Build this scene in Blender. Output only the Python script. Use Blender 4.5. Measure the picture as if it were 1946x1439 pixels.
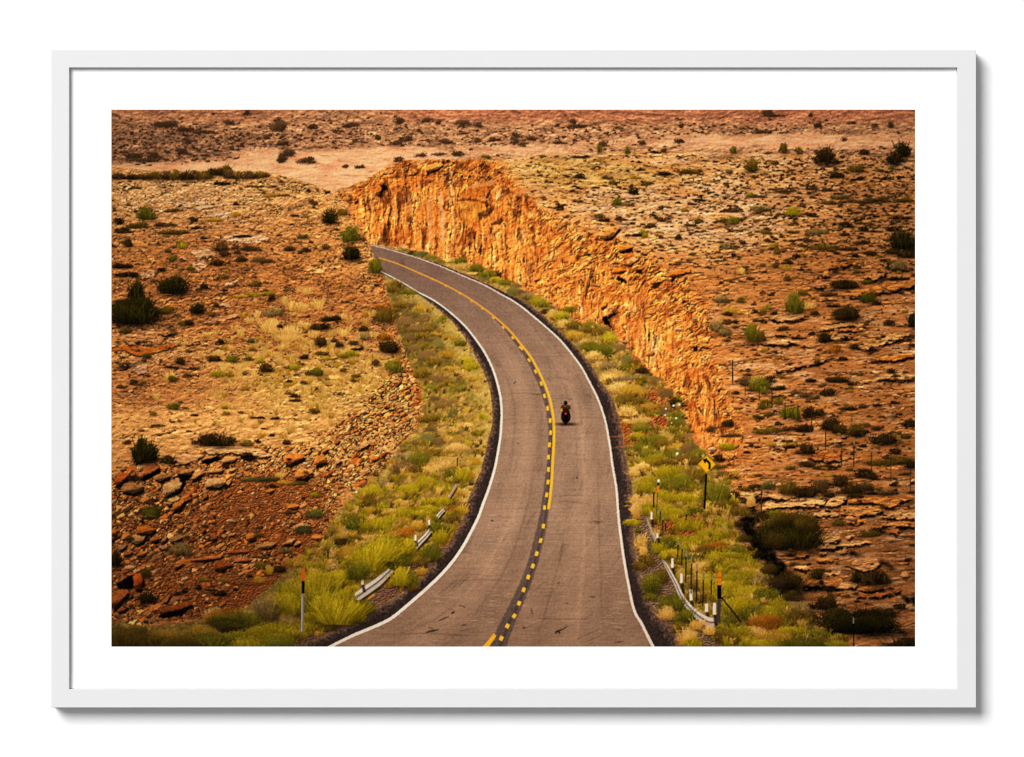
# A framed landscape print hanging on a white wall, photographed straight on.
import bpy, bmesh, math
import numpy as np
from mathutils import Vector

scene = bpy.context.scene
for o in list(bpy.data.objects):
    bpy.data.objects.remove(o, do_unlink=True)

# ---------------------------------------------------------------- camera, light, exposure
UNIT = 0.0005                      # metres on the frame's face per photo pixel (frame 0.88 m wide)
MIDX, MIDY, HANG = 973.0, 719.5, 1.50
FACE, RECESS = 0.026, 0.0070       # frame stands 22 mm off the wall, picture lies 7 mm behind its face
LENS = 180.0
DIST = 1946 * UNIT * LENS / 36.0

cam_data = bpy.data.cameras.new("camera")
cam = bpy.data.objects.new("camera", cam_data)
scene.collection.objects.link(cam)
cam_data.lens = LENS
cam_data.sensor_width = 36.0
cam_data.clip_start, cam_data.clip_end = 0.05, 100.0
cam.location = (0.0, -FACE - DIST, HANG)
cam.rotation_euler = (math.radians(90), 0, 0)
scene.camera = cam

world = bpy.data.worlds.new("World")
scene.world = world
world.use_nodes = True
bg = world.node_tree.nodes["Background"]
bg.inputs[0].default_value = (1.0, 1.0, 1.0, 1)
bg.inputs[1].default_value = 0.26

lamp_data = bpy.data.lights.new("studio_lamp", 'AREA')
lamp_data.shape = 'SQUARE'
lamp_data.size = 8.6
lamp_data.energy = 4750.0
lamp = bpy.data.objects.new("studio_lamp", lamp_data)
scene.collection.objects.link(lamp)
to_lamp = Vector((-0.47, -1.0, 0.49)).normalized()
lamp.location = Vector((0, 0, HANG)) + to_lamp * 20.0
lamp.rotation_euler = to_lamp.to_track_quat('Z', 'Y').to_euler()
LIGHT = 1.22                       # how brightly a pure white sheet shows under this light

scene.view_settings.view_transform = 'Standard'
scene.view_settings.look = 'None'
scene.view_settings.exposure = 0.0
scene.view_settings.gamma = 1.0
scene.view_settings.use_curve_mapping = False
scene.cycles.use_denoising = True
scene.cycles.max_bounces = 6
scene.cycles.filter_width = 1.1


# ---------------------------------------------------------------- materials
def paint_material(name, col, rough, grain, bump):
    m = bpy.data.materials.new(name)
    m.use_nodes = True
    nt = m.node_tree
    b = nt.nodes["Principled BSDF"]
    b.inputs["Roughness"].default_value = rough
    b.inputs["Specular IOR Level"].default_value = 0.15
    tc = nt.nodes.new("ShaderNodeTexCoord")
    no = nt.nodes.new("ShaderNodeTexNoise")
    no.inputs["Scale"].default_value = grain
    no.inputs["Detail"].default_value = 5.0
    nt.links.new(tc.outputs["Object"], no.inputs["Vector"])
    ra = nt.nodes.new("ShaderNodeValToRGB")
    ra.color_ramp.elements[0].position, ra.color_ramp.elements[1].position = 0.3, 0.7
    ra.color_ramp.elements[0].color = tuple(c * 0.988 for c in col) + (1,)
    ra.color_ramp.elements[1].color = tuple(col) + (1,)
    nt.links.new(no.outputs["Fac"], ra.inputs["Fac"])
    nt.links.new(ra.outputs["Color"], b.inputs["Base Color"])
    bp = nt.nodes.new("ShaderNodeBump")
    bp.inputs["Strength"].default_value = bump
    bp.inputs["Distance"].default_value = 0.0003
    nt.links.new(no.outputs["Fac"], bp.inputs["Height"])
    nt.links.new(bp.outputs["Normal"], b.inputs["Normal"])
    return m


MAT_WALL = paint_material("wall_paint", (0.90, 0.90, 0.90), 0.9, 220, 0.05)
MAT_FRAME = paint_material("frame_lacquer", (0.705, 0.705, 0.705), 0.6, 90, 0.03)
MAT_CARD = paint_material("mat_card", (0.90, 0.90, 0.90), 0.95, 400, 0.05)
MAT_PAPER = paint_material("paper", (0.85, 0.85, 0.84), 0.95, 400, 0.02)

MAT_INK = bpy.data.materials.new("print_ink")
MAT_INK.use_nodes = True
_nt = MAT_INK.node_tree
_b = _nt.nodes["Principled BSDF"]
_b.inputs["Roughness"].default_value = 1.0
_b.inputs["Specular IOR Level"].default_value = 0.0
_a = _nt.nodes.new("ShaderNodeVertexColor")
_a.layer_name = "ink"
_nt.links.new(_a.outputs["Color"], _b.inputs["Base Color"])


def link(name, mesh, mat=None, parent=None):
    o = bpy.data.objects.new(name, mesh)
    scene.collection.objects.link(o)
    if mat is not None and not mesh.materials:
        mesh.materials.append(mat)
    if parent is not None:
        o.parent = parent
    return o


# ---------------------------------------------------------------- wall and frame
SIZE_LABEL = "white framed landscape print of a desert road hanging on the white wall"
wm = bpy.data.meshes.new("wall")
bm = bmesh.new()
bmesh.ops.create_cube(bm, size=1.0)
for v in bm.verts:
    v.co = Vector((v.co.x * 8.0, v.co.y * 0.12 + 0.06, v.co.z * 5.0 + 1.5))
bm.to_mesh(wm)
bm.free()
wall = link("wall", wm, MAT_WALL)
wall["kind"] = "structure"

BOTTOM = (MIDY - 1345) * UNIT + HANG
root = bpy.data.objects.new("framed_print", None)
scene.collection.objects.link(root)
root.location = (0, 0, BOTTOM)
root.empty_display_size = 0.1
root["label"] = SIZE_LABEL
root["category"] = "framed picture"


def at_face(px, py, back=0.0):
    """a photo pixel as a point `back` metres behind the frame's face (x, z in the frame's own space)"""
    s = (DIST + back) / DIST
    return ((px - MIDX) * UNIT * s, (MIDY - py) * UNIT * s + HANG - BOTTOM)


def ring(name, rects, mat, parent):
    """concentric rectangles (x0, z0, x1, z1, y) joined into a mitred frame"""
    bm = bmesh.new()
    loops = []
    for x0, z0, x1, z1, y in rects:
        loops.append([bm.verts.new((x0, y, z0)), bm.verts.new((x1, y, z0)), bm.verts.new((x1, y, z1)), bm.verts.new((x0, y, z1))])
    for a, b in zip(loops[:-1], loops[1:]):
        for i in range(4):
            j = (i + 1) % 4
            bm.faces.new((a[i], a[j], b[j], b[i]))
    bmesh.ops.recalc_face_normals(bm, faces=bm.faces)
    me = bpy.data.meshes.new(name)
    bm.to_mesh(me)
    bm.free()
    return link(name, me, mat, parent)


ox0, oz1 = at_face(97, 95)
ox1, oz0 = at_face(1855, 1345)
ix0, iz1 = at_face(131.5, 128.5)
ix1, iz0 = at_face(1819.5, 1310)
e = 0.0005
ring("frame", [(ix0, iz0, ix1, iz1, -0.003), (ox0, oz0, ox1, oz1, -0.003)][::-1]
     + [(ix0, iz0, ix1, iz1, -0.003), (ix0, iz0, ix1, iz1, -FACE + e), (ix0 - e * .4, iz0 - e * .4, ix1 + e * .4, iz1 + e * .4, -FACE + e * .3), (ix0 - e, iz0 - e, ix1 + e, iz1 + e, -FACE),
        (ox0 + e, oz0 + e, ox1 - e, oz1 - e, -FACE), (ox0 + e * .4, oz0 + e * .4, ox1 - e * .4, oz1 - e * .4, -FACE + e * .3), (ox0, oz0, ox1, oz1, -FACE + e), (ox0, oz0, ox1, oz1, -0.0031)], MAT_FRAME, root)
# card mat with a bevelled window
YP = -FACE + RECESS
px0, pz1 = at_face(212, 209, RECESS)
px1, pz0 = at_face(1739, 1229, RECESS)
g = 0.004
T = 0.0003
ring("mat", [(ix0 + .0002, iz0 + .0002, ix1 - .0002, iz1 - .0002, YP + .0004), (ix0 + .0002, iz0 + .0002, ix1 - .0002, iz1 - .0002, YP - T), (px0 - T, pz0 - T, px1 + T, pz1 + T, YP - T), (px0, pz0, px1, pz1, YP - .00005), (px0, pz0, px1, pz1, YP + .0004)], MAT_CARD, root)
pm = bpy.data.meshes.new("print")
bm = bmesh.new()
bmesh.ops.create_cube(bm, size=1.0)
for v in bm.verts:
    v.co = Vector(((px0 - g if v.co.x < 0 else px1 + g), (YP + .0006 if v.co.y < 0 else YP + .0009), (pz0 - g if v.co.z < 0 else pz1 + g)))
bm.to_mesh(pm)
bm.free()
sheet = link("print", pm, MAT_PAPER, root)
back = bpy.data.meshes.new("backing_board")
bm = bmesh.new()
bmesh.ops.create_cube(bm, size=1.0)
for v in bm.verts:
    v.co = Vector(((ix0 + .0004 if v.co.x < 0 else ix1 - .0004), (YP + .0012 if v.co.y < 0 else YP + .004), (iz0 + .0004 if v.co.z < 0 else iz1 - .0004)))
bm.to_mesh(back)
bm.free()
link("backing_board", back, MAT_PAPER, root)

# ---------------------------------------------------------------- the printed picture, computed as ink colours
W, H = 1527, 1020          # one ink cell is one pixel-sized dot of the print
OX, OY = 212.0, 209.0
f32 = np.float32
yy, xx = np.mgrid[0:H, 0:W].astype(f32)
X = xx + OX + 0.5
Y = yy + OY + 0.5
rng = np.random.default_rng(7)


def C(r, g, b):
    return np.array([r, g, b], f32)


def _hash(ix, iy, seed):
    """lattice hash in wrapping 32-bit arithmetic"""
    h = ix.astype(np.int32).view(np.uint32) * np.uint32(374761393)
    h += iy.astype(np.int32).view(np.uint32) * np.uint32(668265263)
    h += np.uint32((seed * 1442695041) & 0xFFFFFFFF)
    h ^= h >> np.uint32(13)
    h *= np.uint32(1274126177)
    h ^= h >> np.uint32(16)
    h *= np.uint32(2246822519)
    h ^= h >> np.uint32(15)
    return h


_ga = np.linspace(0, 2 * np.pi, 256, endpoint=False)
_GX, _GY = np.cos(_ga).astype(f32), np.sin(_ga).astype(f32)


def perlin(u, v, seed=0):
    u0 = np.floor(u); v0 = np.floor(v)
    fu = (u - u0).astype(f32); fv = (v - v0).astype(f32)
    iu = u0.astype(np.int32); iv = v0.astype(np.int32)
    def g(a, b):
        k = _hash(iu + a, iv + b, seed) & 255
        return _GX[k] * (fu - a) + _GY[k] * (fv - b)
    su = fu * fu * fu * (fu * (fu * 6 - 15) + 10)
    sv = fv * fv * fv * (fv * (fv * 6 - 15) + 10)
    n0 = g(0, 0); n0 = n0 + su * (g(1, 0) - n0)
    n1 = g(0, 1); n1 = n1 + su * (g(1, 1) - n1)
    return (n0 + sv * (n1 - n0)) * 1.4


def fbm(u, v, seed=0, octv=4, gain=0.5, lac=2.03):
    s = np.zeros_like(u, dtype=f32); a = 1.0; t = 0.0
    for o in range(octv):
        s += a * perlin(u, v, seed + 17 * o); t += a
        a *= gain; u = u * lac + 3.7; v = v * lac + 1.3
    return s / t * 1.3


def worley(u, v, seed=0):
    iu = np.floor(u).astype(np.int32); iv = np.floor(v).astype(np.int32)
    f1 = np.full(u.shape, 9.0, f32); f2 = np.full(u.shape, 9.0, f32)
    cid = np.zeros(u.shape, np.uint32); dx1 = np.zeros(u.shape, f32); dy1 = np.zeros(u.shape, f32)
    for a in (-1, 0, 1):
        for b in (-1, 0, 1):
            h = _hash(iu + a, iv + b, seed)
            px = iu + a + (h & 1023) / 1023.0; py = iv + b + ((h >> 10) & 1023) / 1023.0
            dx = (u - px).astype(f32); dy = (v - py).astype(f32)
            d = np.sqrt(dx * dx + dy * dy)
            near = d < f1
            f2 = np.where(near, f1, np.minimum(f2, d))
            f1 = np.where(near, d, f1)
            cid = np.where(near, h, cid); dx1 = np.where(near, dx, dx1); dy1 = np.where(near, dy, dy1)
    return f1, f2, cid, dx1, dy1


def ridged(u, v, seed=0, octv=4, gain=0.55, lac=2.1):
    s = np.zeros_like(u, dtype=f32); a = 1.0; t = 0.0
    for o in range(octv):
        s += a * (1 - 2.2 * np.abs(perlin(u, v, seed + 23 * o))); t += a
        a *= gain; u = u * lac + 5.1; v = v * lac + 2.7
    return s / t


def chips(u, v, seed, dens=.6, amt=1.0, edge=.16):
    """stony grain: flat-topped chips, each with its own tone, lit above and dark below; a multiplying field around 1"""
    f1, f2, cid, dx, dy = worley(u, v, seed)
    e = f2 - f1
    on = (crand(cid, 1) < dens) * sstep(0, .10, e)
    tone = .82 + .42 * crand(cid, 2)
    lit = np.where(dy + .4 * dx * (crand(cid, 3) - .3) < .12, 1.10, .58)
    k = on * (tone * lit - 1) + (1 - on) * (-.10 - .28 * (1 - sstep(0, edge, e)))
    return 1 + amt * k


def marks(n, lo, hi, dark, light, dx=1, dy=2):
    """short dark clefts with a lit lip beside each"""
    m = sstep(lo, hi, n)
    o = np.roll(np.roll(m, dy, 0), dx, 1)
    return (1 - dark * m) * (1 + light * np.clip(o - m, 0, 1))


def norm(r, m, to=1.0):
    return r * (to / float((r * m).sum() / max(m.sum(), 1)))


def crand(cid, k):
    return (((cid * np.uint32((2654435761 + 2 * k) & 0xFFFFFFFF)) >> np.uint32(8)) & np.uint32(1023)).astype(f32) / 1023.0


def box1(a, r, ax):
    if r < 1:
        return a
    pad = [(0, 0)] * a.ndim; pad[ax] = (r + 1, r)
    c = np.cumsum(np.pad(a, pad, mode='edge').astype(np.float64), axis=ax)
    n = a.shape[ax]; k = 2 * r + 1
    lo = np.take(c, np.arange(n), axis=ax); hi = np.take(c, np.arange(k, n + k), axis=ax)
    return ((hi - lo) / k).astype(f32)


def blur(a, s):
    r = max(1, int(round(s * 0.9)))
    for _ in range(3):
        a = box1(box1(a, r, 0), r, 1)
    return a


def soft(a, w=0.25):      # a small symmetric smoothing
    for ax in (0, 1):
        p = np.take(a, np.clip(np.arange(-1, a.shape[ax] - 1), 0, None), axis=ax)
        n = np.take(a, np.clip(np.arange(1, a.shape[ax] + 1), None, a.shape[ax] - 1), axis=ax)
        a = a * (1 - 2 * w) + (p + n) * w
    return a


def sstep(a, b, x):
    t = np.clip((x - a) / (b - a), 0, 1)
    return t * t * (3 - 2 * t)


def ell(x0, y0, rx, ry, edge=0.5, X_=None, Y_=None):
    X_ = X if X_ is None else X_; Y_ = Y if Y_ is None else Y_
    d = np.sqrt(((X_ - x0) / rx) ** 2 + ((Y_ - y0) / ry) ** 2)
    return 1 - sstep(1 - edge, 1 + edge, d)


def polyl(pts, wob=0.0, wsc=12.0, seed=1, aa=True):
    """coverage of a polygon (photo coordinates) in its own window, with an optional ragged outline"""
    p = np.array(pts, f32); m = 6 + wob * 2
    x0 = int(min(W - 1, max(0, np.floor(p[:, 0].min() - OX - m)))); x1 = int(max(x0 + 1, min(W, np.ceil(p[:, 0].max() - OX + m))))
    y0 = int(min(H - 1, max(0, np.floor(p[:, 1].min() - OY - m)))); y1 = int(max(y0 + 1, min(H, np.ceil(p[:, 1].max() - OY + m))))
    sl = (slice(y0, y1), slice(x0, x1))
    xs = X[sl]; ys = Y[sl]
    if wob:
        a = wob * (perlin(xs / wsc, ys / wsc, seed) + 0.6 * perlin(xs / wsc * 3, ys / wsc * 3, seed + 5))
        b = wob * (perlin(xs / wsc, ys / wsc, seed + 9) + 0.6 * perlin(xs / wsc * 3, ys / wsc * 3, seed + 14))
        xs = xs + a; ys = ys + b
    acc = np.zeros(xs.shape, f32)
    offs = ((-.25, -.25), (.25, -.25), (-.25, .25), (.25, .25)) if aa else ((0, 0),)
    for ox, oy in offs:
        ins = np.zeros(xs.shape, bool); xa = xs + ox; ya = ys + oy
        for i in range(len(p)):
            ax_, ay_ = p[i - 1]; bx_, by_ = p[i]
            if ay_ == by_:
                continue
            lo, hi = min(ay_, by_), max(ay_, by_)
            r0 = max(0, int(lo - OY - y0 - wob * 2 - 3)); r1 = min(ya.shape[0], int(hi - OY - y0 + wob * 2 + 4))
            if r1 <= r0:
                continue
            yb = ya[r0:r1]
            c = (ay_ > yb) != (by_ > yb)
            ins[r0:r1] ^= c & (xa[r0:r1] < (bx_ - ax_) * (yb - ay_) / (by_ - ay_) + ax_)
        acc += ins
    return acc / len(offs), sl


def poly(pts, wob=0.0, wsc=12.0, seed=1, aa=True):
    out = np.zeros((H, W), f32)
    m, sl = polyl(pts, wob, wsc, seed, aa)
    out[sl] = m
    return out


def smooth_curve(pts, n=8):
    p = np.array(pts, np.float64); q = [p[0]]
    P = np.vstack([2 * p[0] - p[1], p, 2 * p[-1] - p[-2]])
    for i in range(1, len(P) - 2):
        for t in np.linspace(0, 1, n + 1)[1:]:
            a, b, c, d = P[i - 1], P[i], P[i + 1], P[i + 2]
            q.append(0.5 * ((2 * b) + (-a + c) * t + (2 * a - 5 * b + 4 * c - d) * t * t + (-a + 3 * b - 3 * c + d) * t ** 3))
    return np.array(q)


def ribbon(pts, widths, wob=0.0, wsc=6.0, seed=3):
    """coverage of a line of varying width"""
    p = np.array(pts, np.float64); w = np.interp(np.linspace(0, 1, len(p)), np.linspace(0, 1, len(widths)), widths)
    t = np.gradient(p, axis=0); t /= np.linalg.norm(t, axis=1)[:, None] + 1e-9
    nrm = np.stack([-t[:, 1], t[:, 0]], 1)
    l = p + nrm * w[:, None] / 2; r = p - nrm * w[:, None] / 2
    return poly(np.vstack([l, r[::-1]]), wob, wsc, seed)


img = np.zeros((H, W, 3), f32)
ids = np.zeros((H, W), np.int32)
names = {0: ('ground', None)}
_next = [1]


def new_id(name, label=None):
    i = _next[0]; _next[0] += 1
    names[i] = (name, label)
    return i


def window(mask):
    r = np.flatnonzero(mask.any(1))
    if not len(r):
        return None
    c = np.flatnonzero(mask[r[0]:r[-1] + 1].any(0))
    return (slice(r[0], r[-1] + 1), slice(c[0], c[-1] + 1))


def lay(mask, col, idn=None, sl=None):
    """ink colour col (array or triple) where mask"""
    if sl is None:
        sl = window(mask)
        if sl is None:
            return
        mask = mask[sl]
        if np.ndim(col) == 3 and col.shape[0] > 1:
            col = col[sl]
    m = mask[..., None]
    img[sl] = img[sl] * (1 - m) + col * m
    if idn is not None:
        ids[sl][mask > 0.5] = idn


def mul(mask, k, sl=None):
    if sl is None:
        sl = window(mask)
        if sl is None:
            return
        mask = mask[sl]
    img[sl] *= (1 - mask * (1 - k))[..., None]


def mix(a, b, t):
    return a + (b - a) * t[..., None]


def relief(h, k, lx=0.5, ly=1.0, lo=0.3, hi=1.6):
    gy = np.zeros_like(h); gx = np.zeros_like(h)
    gy[1:-1] = (h[2:] - h[:-2]); gx[:, 1:-1] = (h[:, 2:] - h[:, :-2])
    return np.clip(1 + k * (gy * ly + gx * lx), lo, hi)


# ---- marks: leaf dots, grass strokes and stones are gathered, sorted from far to near and set down in one go
_px, _py, _pc, _pk, _pi = [], [], [], [], []


def dots(x, y, c, key, idn=0):
    _px.append(np.asarray(x, f32)); _py.append(np.asarray(y, f32)); _pc.append(np.asarray(c, f32))
    n = len(_px[-1])
    _pk.append(np.broadcast_to(np.asarray(key, f32), (n,))); _pi.append(np.broadcast_to(np.asarray(idn, np.int32), (n,)))


def flush(sm=0.16, keep_off=None):
    global img
    x = np.concatenate(_px); y = np.concatenate(_py); c = np.concatenate(_pc)
    k = np.concatenate(_pk); d = np.concatenate(_pi)
    o = np.argsort(k, kind='stable'); x = x[o]; y = y[o]; c = c[o]; d = d[o]
    ix = np.floor(x - OX).astype(int); iy = np.floor(y - OY).astype(int)
    ok = (ix >= 0) & (ix < W) & (iy >= 0) & (iy < H)
    if keep_off is not None:
        ok &= ~keep_off[np.clip(iy, 0, H - 1), np.clip(ix, 0, W - 1)]
    ix = ix[ok]; iy = iy[ok]; c = c[ok]; d = d[ok]
    lin = iy * W + ix
    last = np.full(H * W, -1, np.int64)
    np.maximum.at(last, lin, np.arange(len(lin)))
    hit = last >= 0; sel = last[hit]
    lay_c = img.reshape(-1, 3).copy(); lay_c[hit] = c[sel]
    cov = hit.reshape(H, W).astype(f32)
    lay_c = lay_c.reshape(H, W, 3)
    img[:] = soft(lay_c, sm) * np.clip(soft(cov, sm) * 1.6, 0, 1)[..., None] + img * (1 - np.clip(soft(cov, sm) * 1.6, 0, 1))[..., None]
    fi = ids.reshape(-1); dd = d[sel]; tgt = np.where(hit)[0]
    m = dd > 0
    fi[tgt[m]] = dd[m]
    for l in (_px, _py, _pc, _pk, _pi):
        l.clear()


PAL = {   # dark and light ink of each kind of growth
    'sage': (C(44, 28, 12), C(136, 104, 60)),
    'purple': (C(38, 24, 12), C(104, 74, 42)),
    'dark': (C(18, 10, 3), C(84, 62, 24)),
    'juniper': (C(8, 6, 1), C(70, 60, 14)),
    'olive': (C(52, 38, 8), C(138, 108, 36)),
    'green': (C(48, 44, 4), C(132, 120, 34)),
    'bright': (C(88, 74, 2), C(184, 158, 38)),
    'yellow': (C(118, 82, 18), C(198, 152, 58)),
    'straw': (C(156, 106, 42), C(228, 182, 104)),
    'grey': (C(58, 42, 18), C(168, 138, 84)),
    'blue': (C(46, 42, 16), C(124, 114, 58)),
    'far': (C(60, 40, 26), C(112, 82, 54)),
    'rust': (C(84, 46, 8), C(180, 116, 34)),
}


def shade_ellipse(x, y, rx, ry, k):
    x0 = int(max(0, x - OX - 2 * rx)); x1 = int(min(W, x - OX + 2 * rx + 1))
    y0 = int(max(0, y - OY - 2 * ry)); y1 = int(min(H, y - OY + 2 * ry + 1))
    if x1 <= x0 or y1 <= y0:
        return
    d = ((X[y0:y1, x0:x1] - x) / rx) ** 2 + ((Y[y0:y1, x0:x1] - y) / ry) ** 2
    img[y0:y1, x0:x1] *= (1 - (1 - k) * np.exp(-d * 1.3))[..., None]


def shrub(x, y, w, h, pal='sage', idn=0, lobes=None, tone=1.0, shadow=0.45, key=None, dens=2.0, up=0.0, loose=0.25, flat=0.0):
    """a bush standing on (x, y): leaf dots in lobes, light on top, dark underneath"""
    d, l = PAL[pal]; d = d + (l - d) * flat
    n = int(max(6, dens * w * h)); n = min(n, 26000)
    L = lobes or int(np.clip(1.2 * np.sqrt(w * h) ** .9, 3, 26))
    if shadow < 1:
        shade_ellipse(x + w * 0.10, y - h * 0.02, w * 0.62, max(1.2, h * 0.26), shadow)
    ang = rng.uniform(0, np.pi, L); rad = np.sqrt(rng.uniform(0, 1, L))
    lx = np.cos(ang) * rad * 0.40; ly = np.sin(ang) * rad * 0.66 + 0.10
    lr = rng.uniform(0.16, 0.32, L) * (0.75 + 1.2 / np.sqrt(L)) if L > 3 else rng.uniform(0.3, 0.45, L)
    lt = rng.normal(0, 0.15, L)
    o = np.argsort(-ly); lx, ly, lr, lt = lx[o], ly[o], lr[o], lt[o]
    li = rng.integers(0, L, n); li.sort()
    a = rng.uniform(0, 2 * np.pi, n); r = np.sqrt(rng.uniform(0, 1, n)) * (1 + loose * np.abs(rng.normal(0, 0.6, n)))
    ox = np.cos(a) * r * lr[li]; oy = np.sin(a) * r * lr[li]
    px = lx[li] + ox; py = np.maximum(ly[li] + oy * (0.9 + up), -0.03)
    t = 0.56 * np.clip(py, 0, 1) ** 1.2 + 0.34 * (oy / lr[li] * 0.5 + 0.5) - 0.10 * (ox / lr[li]) - 0.10 * px + lt[li] + rng.normal(0, 0.10, n) - 0.06
    t = np.clip(t, 0, 1.1)[:, None]
    c = (d + (l - d) * t) * tone
    dots(x + px * w, y - py * h, c, (y if key is None else key), idn)


def tuft(x, y, w, h, pal='straw', idn=0, n=None, tone=1.0, lean=0.1, shadow=0.8, key=None):
    d, l = PAL[pal]
    n = n or int(max(4, w * 1.8)); S = int(max(3, h * 1.15))
    if shadow < 1:
        shade_ellipse(x, y, w * 0.5, max(1, h * 0.2), shadow)
    bx = rng.normal(0, 0.20, n); tx = bx * 2.1 + rng.normal(lean, 0.2, n); hh = rng.uniform(0.45, 1.0, n)
    s = np.linspace(0, 1, S)[None, :]
    px = bx[:, None] + (tx - bx)[:, None] * s ** 1.4; py = s * hh[:, None]
    cj = rng.normal(0, 0.16, n)[:, None]
    t = np.clip(0.20 + 0.70 * s * hh[:, None] + cj, 0, 1.1)
    c = (d + (l - d) * t.reshape(-1, 1)) * tone
    dots((x + px * w).ravel(), (y - py * h).ravel(), c, (y if key is None else key), idn)


def stones(x, y, rx, ry, base, key=None, rot=0.0, dark=0.32):
    """many small stones: light above, dark below with a dark edge on the ground"""
    for i in range(len(x)):
        a, b = max(rx[i], 0.6), max(ry[i], 0.5)
        nx, ny = int(np.ceil(a * 1.4)) + 1, int(np.ceil(b * 1.4)) + 1
        gx, gy = np.meshgrid(np.arange(-nx, nx + 1), np.arange(-ny, ny + 3))
        gx = gx.ravel().astype(f32); gy = gy.ravel().astype(f32)
        p = rng.uniform(0, 6.28, 3)
        th = np.arctan2(gy / b, gx / a)
        lim = 1 + 0.18 * np.cos(2 * th + p[0]) + 0.12 * np.cos(3 * th + p[1]) + 0.07 * np.cos(5 * th + p[2])
        d = np.sqrt((gx / a) ** 2 + (gy / b) ** 2)
        q = np.sqrt(((gx - 0.2 * a) / a) ** 2 + ((gy - max(0.9, 0.4 * b)) / b) ** 2)
        sh = (q < lim) & (d >= lim)
        ins = d < lim
        bb = base[i]
        lit = np.where(gy / b > 0.18 + 0.3 * gx / a * np.sign(p[0] - 3.1), 0.72, 1.10) * (1 - 0.16 * gy / b) * (1 - 0.06 * gx / a)
        cc = np.where(ins[:, None], bb[None] * (lit + rng.normal(0, 0.05, len(lit)))[:, None], bb[None] * dark)
        k = ins | sh
        xr = gx[k]; yr = gy[k]
        if np.ndim(rot):
            cs, sn = np.cos(rot[i]), np.sin(rot[i]); xr, yr = xr * cs - yr * sn, xr * sn + yr * cs
        dots(x[i] + xr, y[i] + yr, cc[k], y[i] if key is None else key)


def boulder(pts, col, tone=1.0, seed=0, dark=0.18, idn=None, split=None, drop=(3, 5), shade=.88):
    """one broken block: lit upper face, darker lower face, deep shade under it"""
    p = np.array(pts, f32); cx, cy = p.mean(0)
    w = np.ptp(p[:, 0]); h = np.ptp(p[:, 1])
    s, sl = polyl(p + np.array(drop, f32) * min(1.4, h / 16), 1.4, 7, seed + 3)
    lay(soft(s, .3) * shade, C(24, 11, 4), None, sl)
    m, sl = polyl(p, 1.3, 5, seed)
    xs, ys = X[sl], Y[sl]
    t = (ys - cy) / max(h, 1) + 0.45 * (xs - cx) / max(w, 1)
    n = fbm(xs / 4, ys / 2.6, seed + 21, 3) * 0.20 + fbm(xs / 14, ys / 9, seed + 5, 2) * 0.22
    sp = 0.16 if split is None else split
    k = np.where(t + n * 0.7 < sp, 1.04, 0.58) + n - 0.25 * t
    lay(m, np.clip(col * tone, 0, 255)[None, None] * np.clip(k, dark, 1.25)[..., None], idn, sl)


def crop_of(cx, cy, x0, y0):
    return (x0 + cx / 4.865, y0 + cy / 4.865)


def K(pts, x0, y0):     # a list of points read off an enlarged quarter of the picture
    return [crop_of(a, b, x0, y0) for a, b in pts]
# ---- outlines read off the picture
LEFT_LINE = smooth_curve([(722, 515), (764, 537), (795, 555.5), (826, 572), (855, 593.5), (882, 618), (902.5, 643), (921, 670), (935, 698), (945, 728),
    (951, 755), (953.4, 782), (952.6, 808), (950.5, 833), (946.6, 858), (941.5, 885), (935, 909), (927, 934), (917.5, 959), (908.6, 984), (894, 1013),
    (877.8, 1042), (857, 1071), (830.5, 1100), (801.7, 1126.5), (771, 1153), (742, 1176), (709, 1192), (678, 1204.6), (647.5, 1219), (620, 1233)], 4)
RIGHT_LINE = smooth_curve([(703, 466), (728, 471), (754, 478.5), (795.6, 490.8), (836.7, 506), (877.8, 523.5), (919, 541), (955, 561), (975, 572), (996.7, 587.4), (1021.4, 608),
    (1046, 629), (1068.7, 651), (1089, 676), (1106, 699.5), (1117, 720), (1125, 735), (1134.4, 754), (1143.7, 778), (1150.9, 802.5), (1156, 829), (1160, 854),
    (1164, 885), (1169.4, 915.5), (1173, 946), (1175, 978), (1178.6, 1011), (1183.8, 1050), (1189, 1083), (1195, 1114), (1201, 1145), (1208.4, 1167.6),
    (1218.7, 1184), (1229, 1205), (1243, 1233)], 4)
CENTRE = smooth_curve([(719.5, 489.8), (754.4, 501), (795.6, 518.6), (836.7, 537), (877.8, 558.7), (910.7, 580), (939.4, 601.8), (968, 628), (990.5, 655),
    (1009, 679), (1024.5, 707), (1036, 732.6), (1044.5, 757), (1050, 782), (1052.6, 806.6), (1052.8, 833), (1051.5, 860), (1049.8, 884.7), (1048.6, 911.4),
    (1046, 940), (1042, 968)], 5)
SHOULDER_L = smooth_curve([(723, 519.5), (764.7, 541), (805.8, 568), (836.7, 591.5), (863, 616), (884, 643), (897, 665.5), (910.7, 692), (922, 715), (931, 741), (935, 778),
    (935, 808), (928, 833), (921, 866), (910.7, 901), (896, 934), (886, 960), (880, 989), (857, 1028), (836.7, 1052.5), (816, 1077), (795.6, 1106),
    (764.7, 1128), (713, 1157), (668, 1184), (631, 1201), (590, 1217), (545, 1234)], 4)
SHOULDER_R = smooth_curve([(704, 464.5), (754, 476), (836.7, 502), (900, 528), (970, 560), (1001, 576), (1031.7, 599), (1056, 623), (1081, 645), (1101.5, 667.6), (1119, 689), (1134.4, 711),
    (1148.8, 735), (1163, 757), (1173.5, 784), (1178, 802.5), (1184, 827), (1186, 854), (1192, 880), (1198, 905), (1202, 936), (1202, 960), (1203, 997),
    (1207, 1042), (1215, 1083), (1227, 1120), (1233, 1141), (1244, 1157), (1262, 1178), (1284.5, 1202), (1312, 1234)], 4)
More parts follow.
